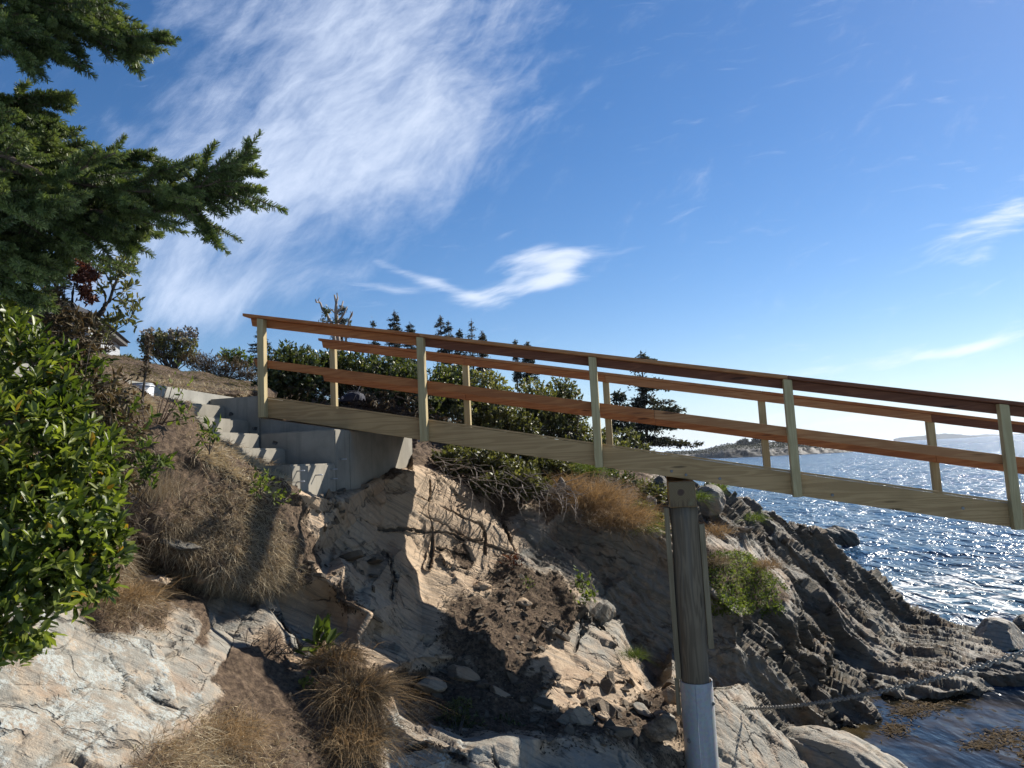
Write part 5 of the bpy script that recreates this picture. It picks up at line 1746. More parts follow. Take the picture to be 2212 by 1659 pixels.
shrub('low_evergreen_bush', 'dark low evergreen bush at the bottom among the shaded rocks', 'bush', [(985, 1540, 6.75, 42, 36), (1010, 1565, 6.7, 36, 26), (955, 1570, 6.7, 30, 26)],
      (.045, .012), 'hedge', 240, 7, (985, 1590), tint=(.62, .25), tpl=LANCE, up=.9, shell=.15, stems=20, stem_r=.005)
shrub('trailing_weed_patch', 'dim trailing weeds in the shade right of the low evergreen bush', 'plant', [(1080, 1570, 6.95, 50, 22), (1120, 1590, 6.9, 45, 18)],
      (.045, .02), 'hedge', 120, 6, (1090, 1600), tint=(.4, .2), up=.6, shell=.1, stems=10, stem_r=.004)

# mullein-like dead stalk and bare twigs by the bucket
ms = thing('dead_mullein_stalk', 'dark dead mullein stalk with lumpy seed head in front of the white bucket', 'plant', tuple(P(303, 930, 6.9)))
mb = MB()
mb.tube(np.array([P(303, 930, 6.9), P(309, 850, 6.9), P(316, 790, 6.9), P(322, 735, 6.9)]), [.014, .012, .010, .006], 7)
world_part(mb, 'stem', M['bark'], ms)
mb = MB()
for k in range(60):
    s_ = random.random()
    c = P(313 + 10 * s_ + random.gauss(0, 4), 815 - 90 * s_, 6.9 + random.gauss(0, .02))
    add_leaves(mb, c + rng.normal(size=(4, 3)) * .012, rdir(4), rdir(4), .035, .026, rng.uniform(.1, .6, 4), simple=True)
for k in range(26):
    c = P(306 + random.gauss(0, 9), 790 + random.uniform(0, 130), 6.9 + random.gauss(0, .03))
    add_leaves(mb, c[None], rdir(1) - [[0, 0, .6]], rdir(1), .07, .03, rng.uniform(.0, .4, 1), LANCE)
world_part(mb, 'seed_foliage', M['dead'], ms)
bt = thing('bare_twig_shrub', 'bare twigs with a few green leaves leaning in front of the retaining wall', 'bush', tuple(P(330, 950, 6.8)))
mb = MB()
lm_ = MB()
for a, b in (((330, 945), (378, 848)), ((330, 945), (350, 840)), ((335, 940), (395, 860)), ((325, 945), (300, 860)), ((340, 930), (405, 822)), ((345, 915), (420, 900)), ((340, 925), (385, 790)), ((320, 940), (285, 900)), ((333, 935), (368, 815))):
    m_ = ((a[0] + b[0]) / 2 + random.uniform(-4, 4), (a[1] + b[1]) / 2 + random.uniform(-4, 4))
    w_ = np.array([P(*q, 6.75 + random.uniform(-.1, .1)) for q in (a, m_, b)])
    mb.tube(w_, [.006, .0045, .002], 5)
    n = random.randint(2, 5)
    add_leaves(lm_, w_[-1] + rng.normal(size=(n, 3)) * .025, rdir(n) + [0, 0, .6], rdir(n), .06, .02, rng.uniform(.3, .8, n))
for q in ((385, 885), (388, 905), (398, 893), (380, 915)):
    add_leaves(lm_, np.array([P(*q, 6.75)]) + rng.normal(size=(5, 3)) * .02, rdir(5) + [0, 0, .6], rdir(5), .09, .03, rng.uniform(.3, .8, 5))
world_part(mb, 'stem', M['twig'], bt)
world_part(lm_, 'foliage', M['weed'], bt)

# grey root tangle over the cliff edge
rt = thing('root_tangle', 'tangle of grey dead roots and twigs hanging over the sunlit rock under the ramp', 'roots', tuple(ground(1080, 1070)))
mb = MB()
for k in range(150):
    x0, y0 = random.uniform(900, 1230), 0
    y0 = 985 + (x0 - 900) * .20 + random.uniform(-12, 40)
    a = random.uniform(-.3, 1.25)
    L = random.uniform(25, 85)
    d = 11.3 - random.uniform(0, .8)
    pts = []
    px, py = x0, y0
    for j in range(5):
        pts.append(P(px, py, d - j * .09))
        a += random.gauss(0, .38)
        px += math.cos(a) * L / 4
        py += math.sin(a) * L / 4
    mb.tube(np.array(pts), np.linspace(random.choice((.010, .006, .005)), .002, 5), 4, cap=False)
world_part(mb, 'roots', M['greybark'], rt)
db = thing('dead_branch', 'bare dead branch with spiky twigs lying on the pale rock', 'branch', tuple(P(560, 1418, 6.0)))
mb = MB()
mb.tube(np.array([P(520, 1412, 6.05), P(560, 1418, 6.02), P(600, 1412, 6.02), P(640, 1410, 6.1)]), [.010, .009, .008, .005], 6)
for k in range(34):
    x = random.uniform(525, 645)
    a = random.uniform(-2.6, -.5)
    L = random.uniform(25, 70)
    p0 = P(x, 1412, 6.02)
    p1 = P(x + math.cos(a) * L * .5, 1412 + math.sin(a) * L * .5, 6.02 - random.uniform(-.05, .1))
    p2 = P(x + math.cos(a + .3) * L, 1412 + math.sin(a + .3) * L, 6.02 - random.uniform(-.05, .16))
    mb.tube(np.array([p0, p1, p2]), [.004, .003, .0015], 4, cap=False)
world_part(mb, 'twigs', M['bark'], db)

# ------------------------------------------------------------------ post under the ramp
cu, cz = px_plane(1474, 1068, -0.03)
cl_ = loc2w(cu - .147, -0.03, cz - .142)
cb = thing('cross_beam', 'squared timber cross beam with ring-marked sawn end lying on top of the round post under the ramp', 'beam', tuple(cl_), RZ)
poly_part('timber', box8(0, .294, 0.012, 2.2, 0, .282), BOXF, M['beam'], cb, .008)
poly_part('sawn_end', box8(0.004, .290, 0, .0118, .004, .278), BOXF, M['endgrain'], cb, .004)
PX, PY = loc2w(cu, 0.13, 0)[:2]
ztop = cl_[2] - .004


def z_at(py, px=1500):
    r = ray(px, py)
    return EYE[2] + r[2] * (PY / r[1])


pil = thing('round_timber_post', 'weathered grey round timber post in a steel sleeve holding up the ramp', 'post', (PX, PY, 0), RZ)
zs = z_at(1468, 1512)
mb = MB()
zz = np.linspace(0.0, ztop, 26)
pp = np.stack([.006 * np.sin(zz * 2.1), .005 * np.cos(zz * 1.7), zz], 1)
mb.tube(pp, .154 + .003 * np.sin(zz * 5), 40)
mb.build('timber', M['pile'], pil, True)
mb = MB()
mb.tube(np.array([(0, 0, -0.6), (0, 0, zs * .5), (0, 0, zs)]), .178, 48, cap=False)
mb.tube(np.array([(0, 0, zs), (0, 0, zs - .5)]), .167, 48, cap=False)
th = np.arange(48) * 2 * math.pi / 48
ring = np.concatenate([np.stack([r_ * np.cos(th), r_ * np.sin(th), np.full(48, zs)], 1) for r_ in (.167, .178)])
i_ = np.arange(48)
mb.add(ring, np.stack([i_, (i_ + 1) % 48, 48 + (i_ + 1) % 48, 48 + i_], 1))
slv = mb.build('steel_sleeve', M['steel'], pil, True)
seam = MB()
seam.tube(np.array([(-.02, -.1772, -.5), (-.018, -.1774, zs - .01)]), .004, 6)
seam.build('weld_seam', M['steel'], slv)


def sleeve_bolt(px, py):
    z = z_at(py, px)
    # direction on the sleeve from the pixel offset to its axis
    ax_px = 1474 + (py - 1100) * (1520 - 1474) / 559 + 2
    s_ = max(-.96, min(.96, (px - ax_px) / 36.0))
    vd = norm(np.array([PX, PY, 0]))
    side = np.array([vd[1], -vd[0], 0])
    a = side * s_ - vd * math.sqrt(1 - s_ * s_)
    al = np.array([a @ LU, a @ LN, 0])
    disc_part('washer', al * .176 + [0, 0, z], al, .026, .008, M['bolt'], slv, 18, .2)
    disc_part('bolt_head', al * .183 + [0, 0, z], al, .015, .016, M['bolt'], slv, 6, .1)


sleeve_bolt(1543, 1512)
sleeve_bolt(1492, 1592)
poly_part('side_plank', box8(-.215, -.158, -.07, .03, z_at(1465, 1475), z_at(1096, 1446)), BOXF, M['batten'], pil, .004)
poly_part('side_plank', box8(-.232, -.1815, -.02, .10, z_at(1546, 1475), z_at(1467, 1475)), BOXF, M['batten'], pil, .004)
poly_part('side_plank', box8(.16, .222, -.02, .10, z_at(1400, 1520), z_at(1131, 1515)), BOXF, M['batten'], pil, .004)

# ------------------------------------------------------------------ chain
M['chain'] = plain('chain_steel', (0.30, 0.29, 0.27), .55, .4, var=.3, vscale=40)
ca, cb_ = P(1612, 1530, 9.0), P(2480, 1325, 3.7)
chain = thing('mooring_chain', 'rusty grey steel chain stretched from the dark rock across the pool to the right edge', 'chain', tuple(ca))
q = np.linspace(0, 1, 400)[:, None]
path = ca * (1 - q) + cb_ * q - np.array([0, 0, 1]) * (4 * .12 * q * (1 - q))
sl = np.concatenate([[0], np.cumsum(np.linalg.norm(np.diff(path, axis=0), axis=1))])
pitch = .043
nlk = int(sl[-1] / pitch)
mb = MB()
th = np.linspace(0, 2 * math.pi, 15)[:-1]
for k in range(nlk):
    c = np.array([np.interp(k * pitch, sl, path[:, j]) for j in range(3)])
    c2 = np.array([np.interp(k * pitch + .02, sl, path[:, j]) for j in range(3)])
    tn = norm(c2 - c)
    s1 = norm(np.cross(tn, [0, 0, 1]))
    s2 = np.cross(s1, tn)
    a = s1 if k % 2 else s2
    a = norm(a + (s2 if k % 2 else s1) * .3 * math.sin(k * 1.3))
    bb = np.cross(tn, a)
    cen = c + tn * np.cos(th)[:, None] * .026 + a * np.sin(th)[:, None] * .0155
    outd = norm(tn * np.cos(th)[:, None] * .6 + a * np.sin(th)[:, None])
    ph = np.arange(6) * math.pi / 3
    v = cen[:, None] + (outd[:, None] * np.cos(ph)[None, :, None] + bb[None, None] * np.sin(ph)[None, :, None]) * .0068
    i = (np.arange(14)[:, None] * 6)
    i2 = ((np.arange(14) + 1) % 14)[:, None] * 6
    j = np.arange(6)[None]
    j2 = (j + 1) % 6
    mb.add(v.reshape(-1, 3), np.stack([i + j, i + j2, i2 + j2, i2 + j], -1).reshape(-1, 4))
world_part(mb, 'links', M['chain'], chain, True)


# ------------------------------------------------------------------ lettering helper
def letters(txt, size):
    cu_ = bpy.data.curves.new('lettering_outline', 'FONT')
    cu_.body = txt
    cu_.size = size
    cu_.extrude = .0006
    cu_.offset = size * .012
    ob = bpy.data.objects.new('lettering_outline', cu_)
    COL.objects.link(ob)
    bpy.context.view_layer.update()
    me = bpy.data.meshes.new_from_object(ob.evaluated_get(bpy.context.evaluated_depsgraph_get()))
    v = np.array([x.co[:] for x in me.vertices])
    f = [list(p.vertices) for p in me.polygons]
    bpy.data.objects.remove(ob)
    bpy.data.curves.remove(cu_)
    bpy.data.meshes.remove(me)
    return v, f


# white bucket
bc = P(306, 862, 8.0)
bk = thing('white_bucket', 'white plastic bucket with blue curved lettering standing at the head of the steps', 'bucket', tuple(bc))
M['white'] = plain('white_plastic', (0.72, 0.74, 0.78), .4, var=.04)
M['blue'] = plain('blue_print', (0.02, 0.06, 0.30), .5, var=.05)
M['greyband'] = plain('grey_plastic', (0.34, 0.38, 0.42), .5, var=.1)
RBK, HB = .128, .165
mb = MB()
mb.tube(np.array([(0, 0, -.14), (0, 0, 0), (0, 0, HB - .03)]), [.113, .119, .1265], 40)
mb.build('body', M['white'], bk, True)
mb = MB()
mb.tube(np.array([(0, 0, HB - .032), (0, 0, HB - .03), (0, 0, HB - .015), (0, 0, HB - .012)]), [.127, .134, .134, .128], 40)
mb.build('rim', M['white'], bk, True)
mb = MB()
mb.tube(np.array([(0, 0, HB - .012), (0, 0, HB + .004), (0, 0, HB + .008)]), [.124, .126, .118], 40)
mb.build('lid', M['greyband'], bk, True)
mb = MB()
th = np.linspace(math.radians(200), math.radians(340), 16)
mb.tube(np.stack([.137 * np.cos(th), .137 * np.sin(th), HB - .03 - .06 * np.sin((th - th[0]) / (th[-1] - th[0]) * math.pi)], 1), .003, 5)
mb.build('handle', M['greyband'], bk)
vd = norm(np.array([bc[0], bc[1], 0]))
sd = np.array([vd[1], -vd[0], 0])
mb = MB()
arc = [(-.74, .050, 38), (-.54, .064, 28), (-.33, .074, 18), (-.11, .079, 8), (.12, .079, -4)]
for ch, (sx, zc, rot) in zip('OCEAN', arc):
    v, f = letters(ch, .034)
    v[:, 0] -= (v[:, 0].max() + v[:, 0].min()) / 2
    a = math.radians(rot)
    x = v[:, 0] * math.cos(a) - v[:, 1] * math.sin(a)
    y = v[:, 0] * math.sin(a) + v[:, 1] * math.cos(a)
    ang = math.asin(sx) + x / .124
    rr_ = .1235 + (y + zc - .05) * .05 + .0012 + v[:, 2]
    w_ = sd * (np.sin(ang) * rr_)[:, None] - vd * (np.cos(ang) * rr_)[:, None] + np.array([0, 0, 1]) * (y + zc - .012)[:, None]
    for ff in f:
        mb.add(w_[ff], [list(range(len(ff)))])
mb.build('lettering', M['blue'], bk)

# navy bag
bp = P(762, 866.5, 12.0)
bag = thing('navy_bag', 'navy blue soft bag with a small white letter lying behind the far rail', 'bag', tuple(bp), RZ)
M['navy'] = plain('navy_cloth', (0.009, 0.011, 0.03), .85, var=.25, vscale=14, bumpd=.01, bscale=25)
M['strap'] = plain('grey_strap', (0.22, 0.22, 0.23), .8)
prof = [(-.215, .02, .05), (-.19, .055, .09), (-.14, .10, .12), (-.08, .135, .135), (-.01, .155, .14), (.06, .15, .14), (.12, .135, .135), (.165, .12, .12), (.19, .085, .09), (.2, .03, .04)]
mb = MB()
ns = 18
ths = np.linspace(0, math.pi, ns)
vv_ = []
for x, h, wd in prof:
    for a in ths:
        ca_, sa = math.cos(a), math.sin(a)
        vv_.append((x, -wd * math.copysign(abs(ca_) ** .7, ca_), h * sa ** .6 + .004 * math.sin(x * 60 + a * 5)))
vv_ = np.array(vv_)
ii = np.arange(len(prof) * ns).reshape(len(prof), ns)
mb.add(vv_, np.stack([ii[:-1, :-1].ravel(), ii[1:, :-1].ravel(), ii[1:, 1:].ravel(), ii[:-1, 1:].ravel()], 1))
mb.build('cloth_body', M['navy'], bag, True)
mb = MB()
mb.tube(np.array([(-.09, -.05, .148), (-.03, -.07, .168), (.05, -.08, .163), (.13, -.09, .145), (.18, -.11, .12), (.185, -.125, .05), (.175, -.13, .0)]), .008, 6)
mb.build('strap', M['strap'], bag, True)
mb = MB()
for ch, dx in (('D', 0.0),):
    v, f = letters(ch, .055)
    for ff in f:
        mb.add(np.stack([v[ff, 0] - .135, np.full(len(ff), -.1405) - v[ff, 2] * 2, v[ff, 1] + .035], 1), [list(range(len(ff)))])
for x0, z0, x1, z1 in ((-.142, .04, -.122, .05), (-.142, .065, -.12, .062), (-.118, .03, -.118, .08)):
    mb.tube(np.array([(x0, -.142, z0), (x1, -.142, z1)]), .0035, 4)
mb.build('letter_mark', plain('white_print', (.62, .62, .65), .7, var=.05), bag)
stk = thing('thin_stake', 'thin pale stake leaning over the navy bag', 'stake', tuple(P(765, 865, 11.8)))
mb = MB()
mb.tube(np.array([P(763.5, 865, 11.82), P(771, 849, 11.85), P(780, 828.5, 11.95), P(786, 815, 12.0)]), .006, 5)
world_part(mb, 'rod', M['strap'], stk)


# ------------------------------------------------------------------ boulders, slabs, shale
def boulder(name, label, c, radii, rz, typ, seed, cat='rock', sub=5, nb=NB, group=None, flat=2.6, amp=1.0, tilt=0.0):
    bm = bmesh.new()
    bmesh.ops.create_icosphere(bm, subdivisions=sub, radius=1.0)
    bm.verts.ensure_lookup_table()
    v = np.array([x.co[:] for x in bm.verts])
    f = np.array([[x.index for x in q.verts] for q in bm.faces])
    bm.free()
    rr_ = np.sign(v) * np.abs(v) ** (1.0 / 1.0)
    # cut by random planes for an angular outline
    rs = np.random.default_rng(seed)
    for _ in range(11):
        d = norm(rs.normal(size=3))
        lim = rs.uniform(.62, .86)
        ex = np.maximum(0, v @ d - lim)
        v = v - d * ex[:, None]
    v = v * np.asarray(radii)
    ca_, sa = math.cos(tilt), math.sin(tilt)
    v = np.stack([v[:, 0] * ca_ + v[:, 2] * sa, v[:, 1], -v[:, 0] * sa + v[:, 2] * ca_], 1)
    ca_, sa = math.cos(rz), math.sin(rz)
    v = np.stack([v[:, 0] * ca_ - v[:, 1] * sa, v[:, 0] * sa + v[:, 1] * ca_, v[:, 2]], 1)
    w_ = v + np.asarray(c)
    n = vnormals(w_, f)
    s_ = float(np.mean(radii))
    b1, e1 = blocks(w_, nb, s_ * .30, s_ * 1.3, seed)
    b2, e2 = blocks(w_, nb, s_ * .09, s_ * .5, seed + 1)
    h = ((b1 - .5) * .13 + (b2 - .5) * .05) * s_ * amp + fbm(w_, 3 / s_, 4) * .02 * s_
    v = v + n * h[:, None]
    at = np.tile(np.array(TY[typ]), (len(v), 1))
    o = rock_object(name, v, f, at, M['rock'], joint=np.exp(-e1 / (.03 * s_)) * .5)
    o.location = tuple(c)
    return tag(o, label, cat, group)


boulder('boulder', 'pale grey boulder with sunlit top at the right edge beside the sea', P(2152, 1388, 15.7), (.68, .6, .52), .3, 'g', 21, amp=.5)
boulder('boulder', 'dark boulder half out of the picture at the right edge behind the pale boulder', P(2228, 1358, 17.2), (.36, .4, .34), .8, 'k', 22)
boulder('boulder', 'pale boulder cut by the right edge just right of the big pale boulder', P(2225, 1405, 16.0), (.42, .4, .35), 1.1, 'g', 23, amp=.5)
boulder('boulder', 'large black shaded boulder above the pool at the right edge', P(2200, 1450, 13.2), (.9, .5, .42), .2, 'k', 24, sub=6)
boulder('stone', 'small wet stone glinting at the foot of the pale boulder', P(2090, 1412, 15.7), (.16, .15, .17), .2, 'g', 25)
boulder('rock_slab', 'large pale flat-topped rock slab at the bottom beside the pool', P(1838, 1668, 9.9), (1.12, .75, .50), -.35, 'g', 26, sub=6, tilt=.22, amp=.7)
boulder('sea_rock', 'black wet rock standing out in the surf beyond the ridge', P(1822, 1162, 31.5), (.95, .5, .42), .1, 'k', 27, tilt=.5, amp=1.6)
boulder('sea_rock', 'low black rock in the water just left of the bigger surf rock', P(1785, 1150, 30.5), (.6, .4, .22), .3, 'k', 28, tilt=.2, amp=1.4)
boulder('stone', 'pale flat stone lying on the ridge right of the post', P(1611, 1142, 13.0), (.17, .12, .05), .3, 'g', 29)
boulder('boulder', 'smooth grey boulder on the ridge right behind the cross beam', P(1532, 1082, 13.0), (.27, .3, .30), .5, 'g', 30, tilt=.5, amp=.5)
boulder('stone', 'grey stone wedged below the roots left of the golden grass', P(1212, 1052, 11.2), (.09, .08, .16), .5, 'g', 31)
boulder('stone', 'rusty brown squared stone under the left bank', P(440, 1250, 6.35), (.10, .08, .055), .2, 'o', 32)
boulder('stone', 'dark shale plate sticking out under the left bank', P(385, 1175, 6.15), (.22, .12, .04), .1, 'k', 33, tilt=.35)
boulder('stone', 'brown flat stone at the foot of the dark bank ledge', P(330, 1255, 5.95), (.17, .1, .045), .1, 'o', 34, tilt=.1)
boulder('stone', 'brown rounded stone at the bottom between the pile and the dark bush', P(1240, 1555, 7.2), (.2, .15, .15), .1, 'o', 35)
boulder('stone', 'reddish-brown stone beside the steel sleeve', P(1450, 1500, 8.1), (.11, .1, .1), .1, 'o', 36)
boulder('rock_slab', 'pale brown rock block left of the steel sleeve', P(1425, 1575, 7.7), (.2, .16, .15), .4, 'm', 37)

M_SH = rockmat('loose_shale', NB2, (0.48, 0.36, 0.24), (0.36, 0.33, 0.28))
sh_mesh = []
for k in range(5):
    n = random.randint(5, 7)
    th = np.sort(rng.random(n)) * 2 * math.pi
    th = np.linspace(0, 2 * math.pi, n, endpoint=False) + rng.normal(size=n) * .25
    rx = 1.0 * rng.uniform(.7, 1.1, n)
    lo = np.stack([np.cos(th) * rx, np.sin(th) * rx * .62, np.full(n, -.11)], 1)
    hi = lo * [.92, .92, 1] + [0, 0, .22] + np.stack([np.zeros(n), np.zeros(n), rng.normal(size=n) * .04], 1)
    o = poly_part('shale_fragment', np.concatenate([lo, hi]), [list(range(n))[::-1], list(range(n, 2 * n))] + [[i, (i + 1) % n, n + (i + 1) % n, n + i] for i in range(n)], M_SH, None, .03)
    sh_mesh.append(o.data)
    bpy.data.objects.remove(o)
wz = in_px(1010, 1230, 1255, 1500, 7, 10.5) * (TA[:, 0] > .3) + in_px(1215, 1470, 1480, 1610, 6.5, 9) + .5 * in_px(880, 1420, 1210, 1580, 6.5, 8.6) + .35 * in_px(640, 1060, 840, 1330, 6.5, 9)
p, nn = scatter(wz, 240)
for k in range(240):
    o = bpy.data.objects.new('shale_fragment', sh_mesh[k % 5])
    COL.objects.link(o)
    s_ = min(.24, .034 * math.exp(abs(random.gauss(0, .85))))
    o.location = tuple(p[k] + nn[k] * .012)
    nz = Vector(nn[k] + rng.normal(size=3) * .45)
    o.rotation_euler = (nz.to_track_quat('Z', 'Y').to_matrix() @ Matrix.Rotation(random.uniform(0, 6.28), 3, 'Z')).to_euler()
    o.scale = (s_, s_ * random.uniform(.6, 1.1), s_ * random.uniform(.7, 1.6))
    tag(o, 'loose flat brown shale fragment on the dirt slope under the ramp', 'stone', 'loose shale fragments under the ramp')
# crumbs too small to count
wc = (TA[:, 0] > .3) * in_px(620, 1060, 1500, 1660, 5.0, 10.8)
p, nn = scatter(wc, 7000)
mb = MB()
ax = norm(np.cross(nn, rdir(len(p))))
add_leaves(mb, p + nn * .006, ax, nn + rdir(len(p)) * .35, .035 * rng.uniform(.4, 1.5, len(p)), .02 * rng.uniform(.5, 1.4, len(p)), rng.random(len(p)), simple=True)
M['crumb'] = leafmat('shale_crumb', (0.05, 0.035, 0.025), (0.13, 0.095, 0.062), (0.30, 0.23, 0.155), 0.0, .95, .2)
tag(mb.build('shale_crumbs', M['crumb']), 'small shale crumbs on the dirt slope', None, None, 'stuff')

# ------------------------------------------------------------------ rockweed in the pool
M['weedsea'] = leafmat('rockweed', (0.022, 0.014, 0.004), (0.07, 0.04, 0.01), (0.17, 0.10, 0.024), .1, .8, .1)
mb = MB()
for cx, cy_, rx, ry, n in ((2010, 1505, 62, 30, 1500), (1965, 1535, 40, 16, 500), (1935, 1575, 30, 16, 300), (2170, 1590, 60, 18, 450), (2120, 1610, 40, 10, 250), (2230, 1620, 40, 30, 350), (2070, 1480, 30, 12, 250)):
    for _ in range(n):
        px, py = cx + random.gauss(0, .5) * rx, cy_ + random.gauss(0, .5) * ry
        r = ray(px, py)
        t_ = -(EYE[2] + .012 - .03 * random.random()) / r[2]
        q = EYE + r * t_
        a = random.uniform(0, 6.28)
        add_leaves(mb, q[None], [[math.cos(a), math.sin(a), random.uniform(-.05, .10)]], [[0, 0, 1.0]] + rdir(1) * .25, random.uniform(.06, .16), .022, np.array([random.uniform(.1, .85)]), simple=True)
tag(mb.build('rockweed', M['weedsea']), 'amber brown rockweed floating at the edge of the pool', None, None, 'stuff')

# ------------------------------------------------------------------ headland and far shores
shore = [(1440, 985, 978), (1500, 990, 975.5), (1530, 990, 972), (1567, 989.5, 962.5), (1604, 988, 960), (1640, 986.5, 958), (1671, 985, 957), (1725, 982.5, 957), (1772, 980, 960), (1822, 977.5, 964), (1860, 975, 968), (1896, 972.5, 971), (1925, 970.8, 970.3)]
hp = []
cols = np.linspace(1440, 1925, 150)
ysh = np.interp(cols, [q[0] for q in shore], [q[1] for q in shore])
ytp = np.interp(cols, [q[0] for q in shore], [q[2] for q in shore])
prof_ = [(-.03, 2, -3), (0.0, 0, 0), (.30, 5, 0), (.48, 9, 0), (.62, 18, 0), (.8, 30, 0), (1.0, 48, 0), (1.0, 75, 1), (.9, 120, 2), (.2, 180, 3)]
rows_ = 54
pk = np.linspace(0, len(prof_) - 1, rows_)
for c_, ys, yt in zip(cols, ysh, ytp):
    r = ray(c_, ys)
    d0 = min(-(4.5) / r[2], 420)
    zt = P(c_, yt, d0 + 48)[2]
    base = EYE + r * d0
    fw = norm(np.array([r[0], r[1], 0]))
    for k in pk:
        i = int(min(k, len(prof_) - 2))
        tt_ = k - i
        hgt = prof_[i][0] * (1 - tt_) + prof_[i + 1][0] * tt_
        back = prof_[i][1] * (1 - tt_) + prof_[i + 1][1] * tt_
        q = base + fw * back
        hp.append((q[0], q[1], hgt * zt if hgt > 0 else -1.5))
hp = np.array(hp)
ii = np.arange(len(hp)).reshape(len(cols), rows_)
hf = np.stack([ii[:-1, :-1].ravel(), ii[1:, :-1].ravel(), ii[1:, 1:].ravel(), ii[:-1, 1:].ravel()], 1)
lv = np.tile(pk, len(cols))
b1, e1 = blocks(hp, (0.5, -.3, .8), 1.4, 6, 41)
b2, e2 = blocks(hp, (0.5, -.3, .8), .5, 2.5, 42)
shr = np.clip(1 - np.abs(lv - 2.6) / 2.2, 0, 1)
edge_f = np.clip(np.minimum(np.arange(len(cols)), len(cols) - 1 - np.arange(len(cols))) / 10.0, 0, 1)
hp[:, 2] += (shr * ((b1 - .5) * 2.0 + (b2 - .5) * .9) + fbm(hp, .06, 4) * .5 * (lv > 3.5)) * np.repeat(edge_f, rows_)
hat = np.where((lv < 4.0)[:, None], np.array(TY['k']), np.array((0.0, 0.2, 0, 0, 0, 0)))
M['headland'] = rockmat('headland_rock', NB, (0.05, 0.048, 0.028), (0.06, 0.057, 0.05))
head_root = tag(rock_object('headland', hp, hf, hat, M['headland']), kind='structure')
mb = MB()
sel = rng.choice(np.where((lv > 3.4) & (lv < 7.5))[0], 6500)
c = hp[sel] + rng.normal(size=(6500, 3)) * [1.2, 1.5, .25] + [0, 0, .25]
tn = np.clip(.25 + .45 * fbm(c, .06, 3) + rng.normal(size=6500) * .12, 0, .9)
add_leaves(mb, c, rdir(6500) + [0, 0, .5], rdir(6500), rng.uniform(.5, 1.1, 6500), .55, tn, simple=True)
M['headland_scrub'] = leafmat('headland_scrub_leaf', (0.03, 0.034, 0.016), (0.06, 0.064, 0.026), (0.11, 0.105, 0.045), 0.1, .8, .1)
tag(mb.build('headland_scrub', M['headland_scrub']), 'low olive scrub covering the headland', None, None, 'stuff')
hgp = 'spruces on the headland'
conifer('spruce_tree', 'small dark spruce furthest left on the headland', 1599, 952, 962, 395, 15, whorls=7, dens=1.6, group=hgp, crown=.3)
conifer('spruce_tree', 'dark bushy spruce right beside the leftmost headland one', 1610, 949, 962, 395, 17, whorls=7, dens=1.6, group=hgp, crown=.3)
conifer('spruce_tree', 'tallest layered spruce on the headland left of a far post', 1632, 940, 961, 395, 21, whorls=9, dens=1.6, group=hgp, crown=.2)
conifer('spruce_tree', 'spruce on the headland mostly hidden by the far post', 1644, 943, 961, 398, 18, whorls=8, dens=1.6, group=hgp, crown=.2)
conifer('spruce_tree', 'low spreading spruce on the headland beside the fourth near post', 1690, 946, 959, 400, 24, whorls=7, dens=1.7, group=hgp, crown=.5)


def far_hill(name, pts, d, depth, col):
    v, f = [], []
    for px, py in pts:
        b = P(px, py, d)
        v += [(b[0], b[1], -1.0), tuple(b), (b[0] * (1 + depth / d), b[1] * (1 + depth / d), b[2] * .8), (b[0] * (1 + 2 * depth / d), b[1] * (1 + 2 * depth / d), -1.0)]
    for i in range(len(pts) - 1):
        for k in range(3):
            f.append((i * 4 + k, i * 4 + 4 + k, i * 4 + 5 + k, i * 4 + 1 + k))
    o = poly_part(name, v, f, plain(name + '_wooded', col, .95, var=.3, vscale=.02), None)
    return tag(o, kind='structure')


def wob(pts, n, a):
    xs = np.linspace(pts[0][0], pts[-1][0], n)
    ys = np.interp(xs, [q[0] for q in pts], [q[1] for q in pts])
    return [(x, y - a * random.random()) for x, y in zip(xs, ys)]


far_hill('far_island', wob([(1930, 949), (1945, 945.5), (1993, 942), (2020, 939), (2040, 937), (2070, 938.5), (2090, 941), (2110, 942.5)], 90, 1.3), 3600, 500, (0.055, 0.065, 0.06))
far_hill('far_shore', wob([(2070, 946), (2090, 941.5), (2125, 938.5), (2157, 938.5), (2175, 941), (2190, 938.5), (2230, 935), (2300, 930), (2420, 926)], 90, 0.8), 4600, 500, (0.055, 0.065, 0.06))
far_hill('far_coast', wob([(1380, 980.5), (1450, 976), (1540, 972), (1620, 968.5)], 40, .5), 5200, 500, (0.055, 0.065, 0.06))


# ------------------------------------------------------------------ sea air
hm = bpy.data.materials.new('sea_haze')
hm.use_nodes = True
h_ = NT(hm.node_tree)
h_.n.clear()
pv = h_.node('ShaderNodeVolumePrincipled')
pv.inputs['Color'].default_value = (0.80, 0.88, 1.0, 1)
pv.inputs['Density'].default_value = 0.00011
pv.inputs['Anisotropy'].default_value = 0.35
ho = h_.node('ShaderNodeOutputMaterial')
h_.l.new(pv.outputs[0], ho.inputs['Volume'])
haze = poly_part('haze', box8(-9400, 9400, -9400, 9400, -9.0, 50.0), BOXF, hm, None)
tag(haze, kind='stuff')

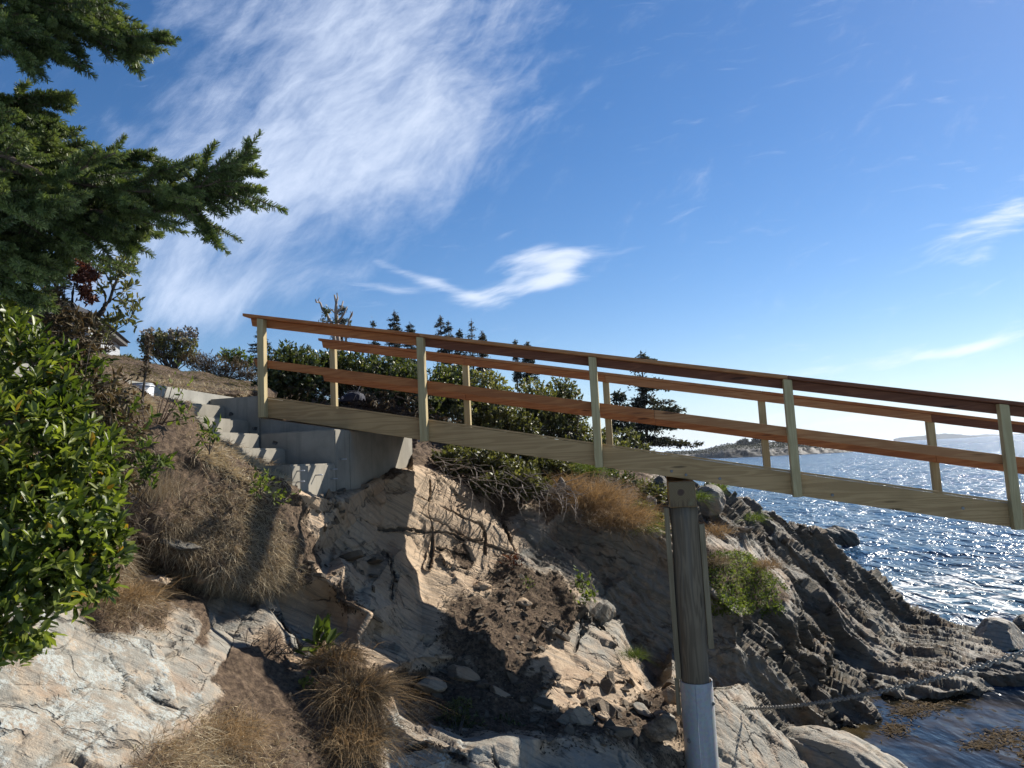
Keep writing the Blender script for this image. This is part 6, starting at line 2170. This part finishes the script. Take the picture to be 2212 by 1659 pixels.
# patched form holes on the concrete
M['patch'] = plain('dark_mortar', (0.10, 0.095, 0.085), .95, var=.3, vscale=30)
for x, y, nn_, r_ in ((620, 866, .0285, .032), (812, 980, .0285, .034), (968, 1092, -.3715, .034), (440, 772, .0285, .022)):
    uu, zz = px_plane(*c8(x, y), nn_)
    mb = MB()
    th = np.linspace(0, 2 * math.pi, 10, endpoint=False)
    rr_ = r_ * rng.uniform(.6, 1.15, 10)
    ring = np.stack([uu + np.cos(th) * rr_ * 1.2, np.full(10, nn_ - .002), zz + np.sin(th) * rr_ * .8], 1)
    mb.add(np.concatenate([ring, ring + [0, .006, 0]]), [[i, (i + 1) % 10, 10 + (i + 1) % 10, 10 + i] for i in range(10)])
    mb.f.append(np.array([list(range(10))]))
    mb.build('mortar_patch', M['patch'], stair)


shrub('cliff_edge_shrub', 'low olive shrub on the cliff edge between the golden grass and the round post', 'bush', [(1405, 1065, 12.3, 42, 34), (1385, 1100, 11.6, 32, 26), (1425, 1120, 11.5, 22, 22)],
      (.07, .03), 'olive', 300, 7, (1400, 1110), tint=(.45, .25), simple=True, up=.6, shell=.1, stems=26, stem_r=.007)
shrub('cliff_edge_shrub', 'dark tangled shrub under the beam above the golden grass', 'bush', [(1330, 1040, 12.8, 60, 26), (1280, 1010, 12.9, 50, 26)],
      (.07, .028), 'hedge', 300, 7, (1320, 1060), tint=(.4, .25), simple=True, up=.5, shell=.1, stems=30, stem_r=.007)
boulder('stone', 'dark angular stone at the cliff edge left of the round post top', P(1425, 1055, 12.6), (.22, .2, .22), .4, 'k', 61, tilt=.6)
boulder('stone', 'grey shard leaning just left of the cross beam end', P(1405, 1085, 12.0), (.10, .1, .16), .9, 'g', 62, tilt=.5)
boulder('stone', 'pale lit stone at the cliff edge below the low olive shrub', P(1412, 1150, 11.1), (.16, .12, .09), .3, 'g', 63, tilt=.3)
for k_, (px, py, d, r_, ty, lab) in enumerate((
        (1075, 1345, 8.75, .16, 'o', 'tan tilted shale plate halfway down the dirt slope'), (1130, 1300, 9.15, .13, 'o', 'squarish brown block on the dirt slope below the red weed'),
        (1040, 1265, 9.2, .14, 't', 'pale tan slab piece at the top of the dirt slope'), (1190, 1350, 9.0, .14, 'm', 'brown slab piece near the right side of the dirt slope'),
        (1120, 1420, 8.35, .12, 'o', 'tan block low on the dirt slope at the shadow edge'), (930, 1480, 7.45, .2, 'o', 'brown slab in the shade of the gully'),
        (1000, 1460, 7.75, .22, 't', 'broad shaded slab leaning in the gully'), (1080, 1500, 7.55, .16, 'o', 'shaded brown block right of the gully centre'),
        (1330, 1530, 8.0, .15, 't', 'tan block in the rubble below the pale slab'), (1390, 1535, 8.0, .13, 'g', 'grey block in the rubble left of the steel sleeve'),
        (1300, 1545, 7.7, .10, 'o', 'small brown block in the rubble below the pale slab'), (1435, 1545, 7.95, .12, 'g', 'pale stone in the rubble touching the steel sleeve'))):
    boulder('shale_block', lab, P(px, py, d), (r_, r_ * .7, r_ * .42), random.uniform(-.6, .6), ty, 70 + k_, sub=4, tilt=random.uniform(.1, .6), amp=.5)
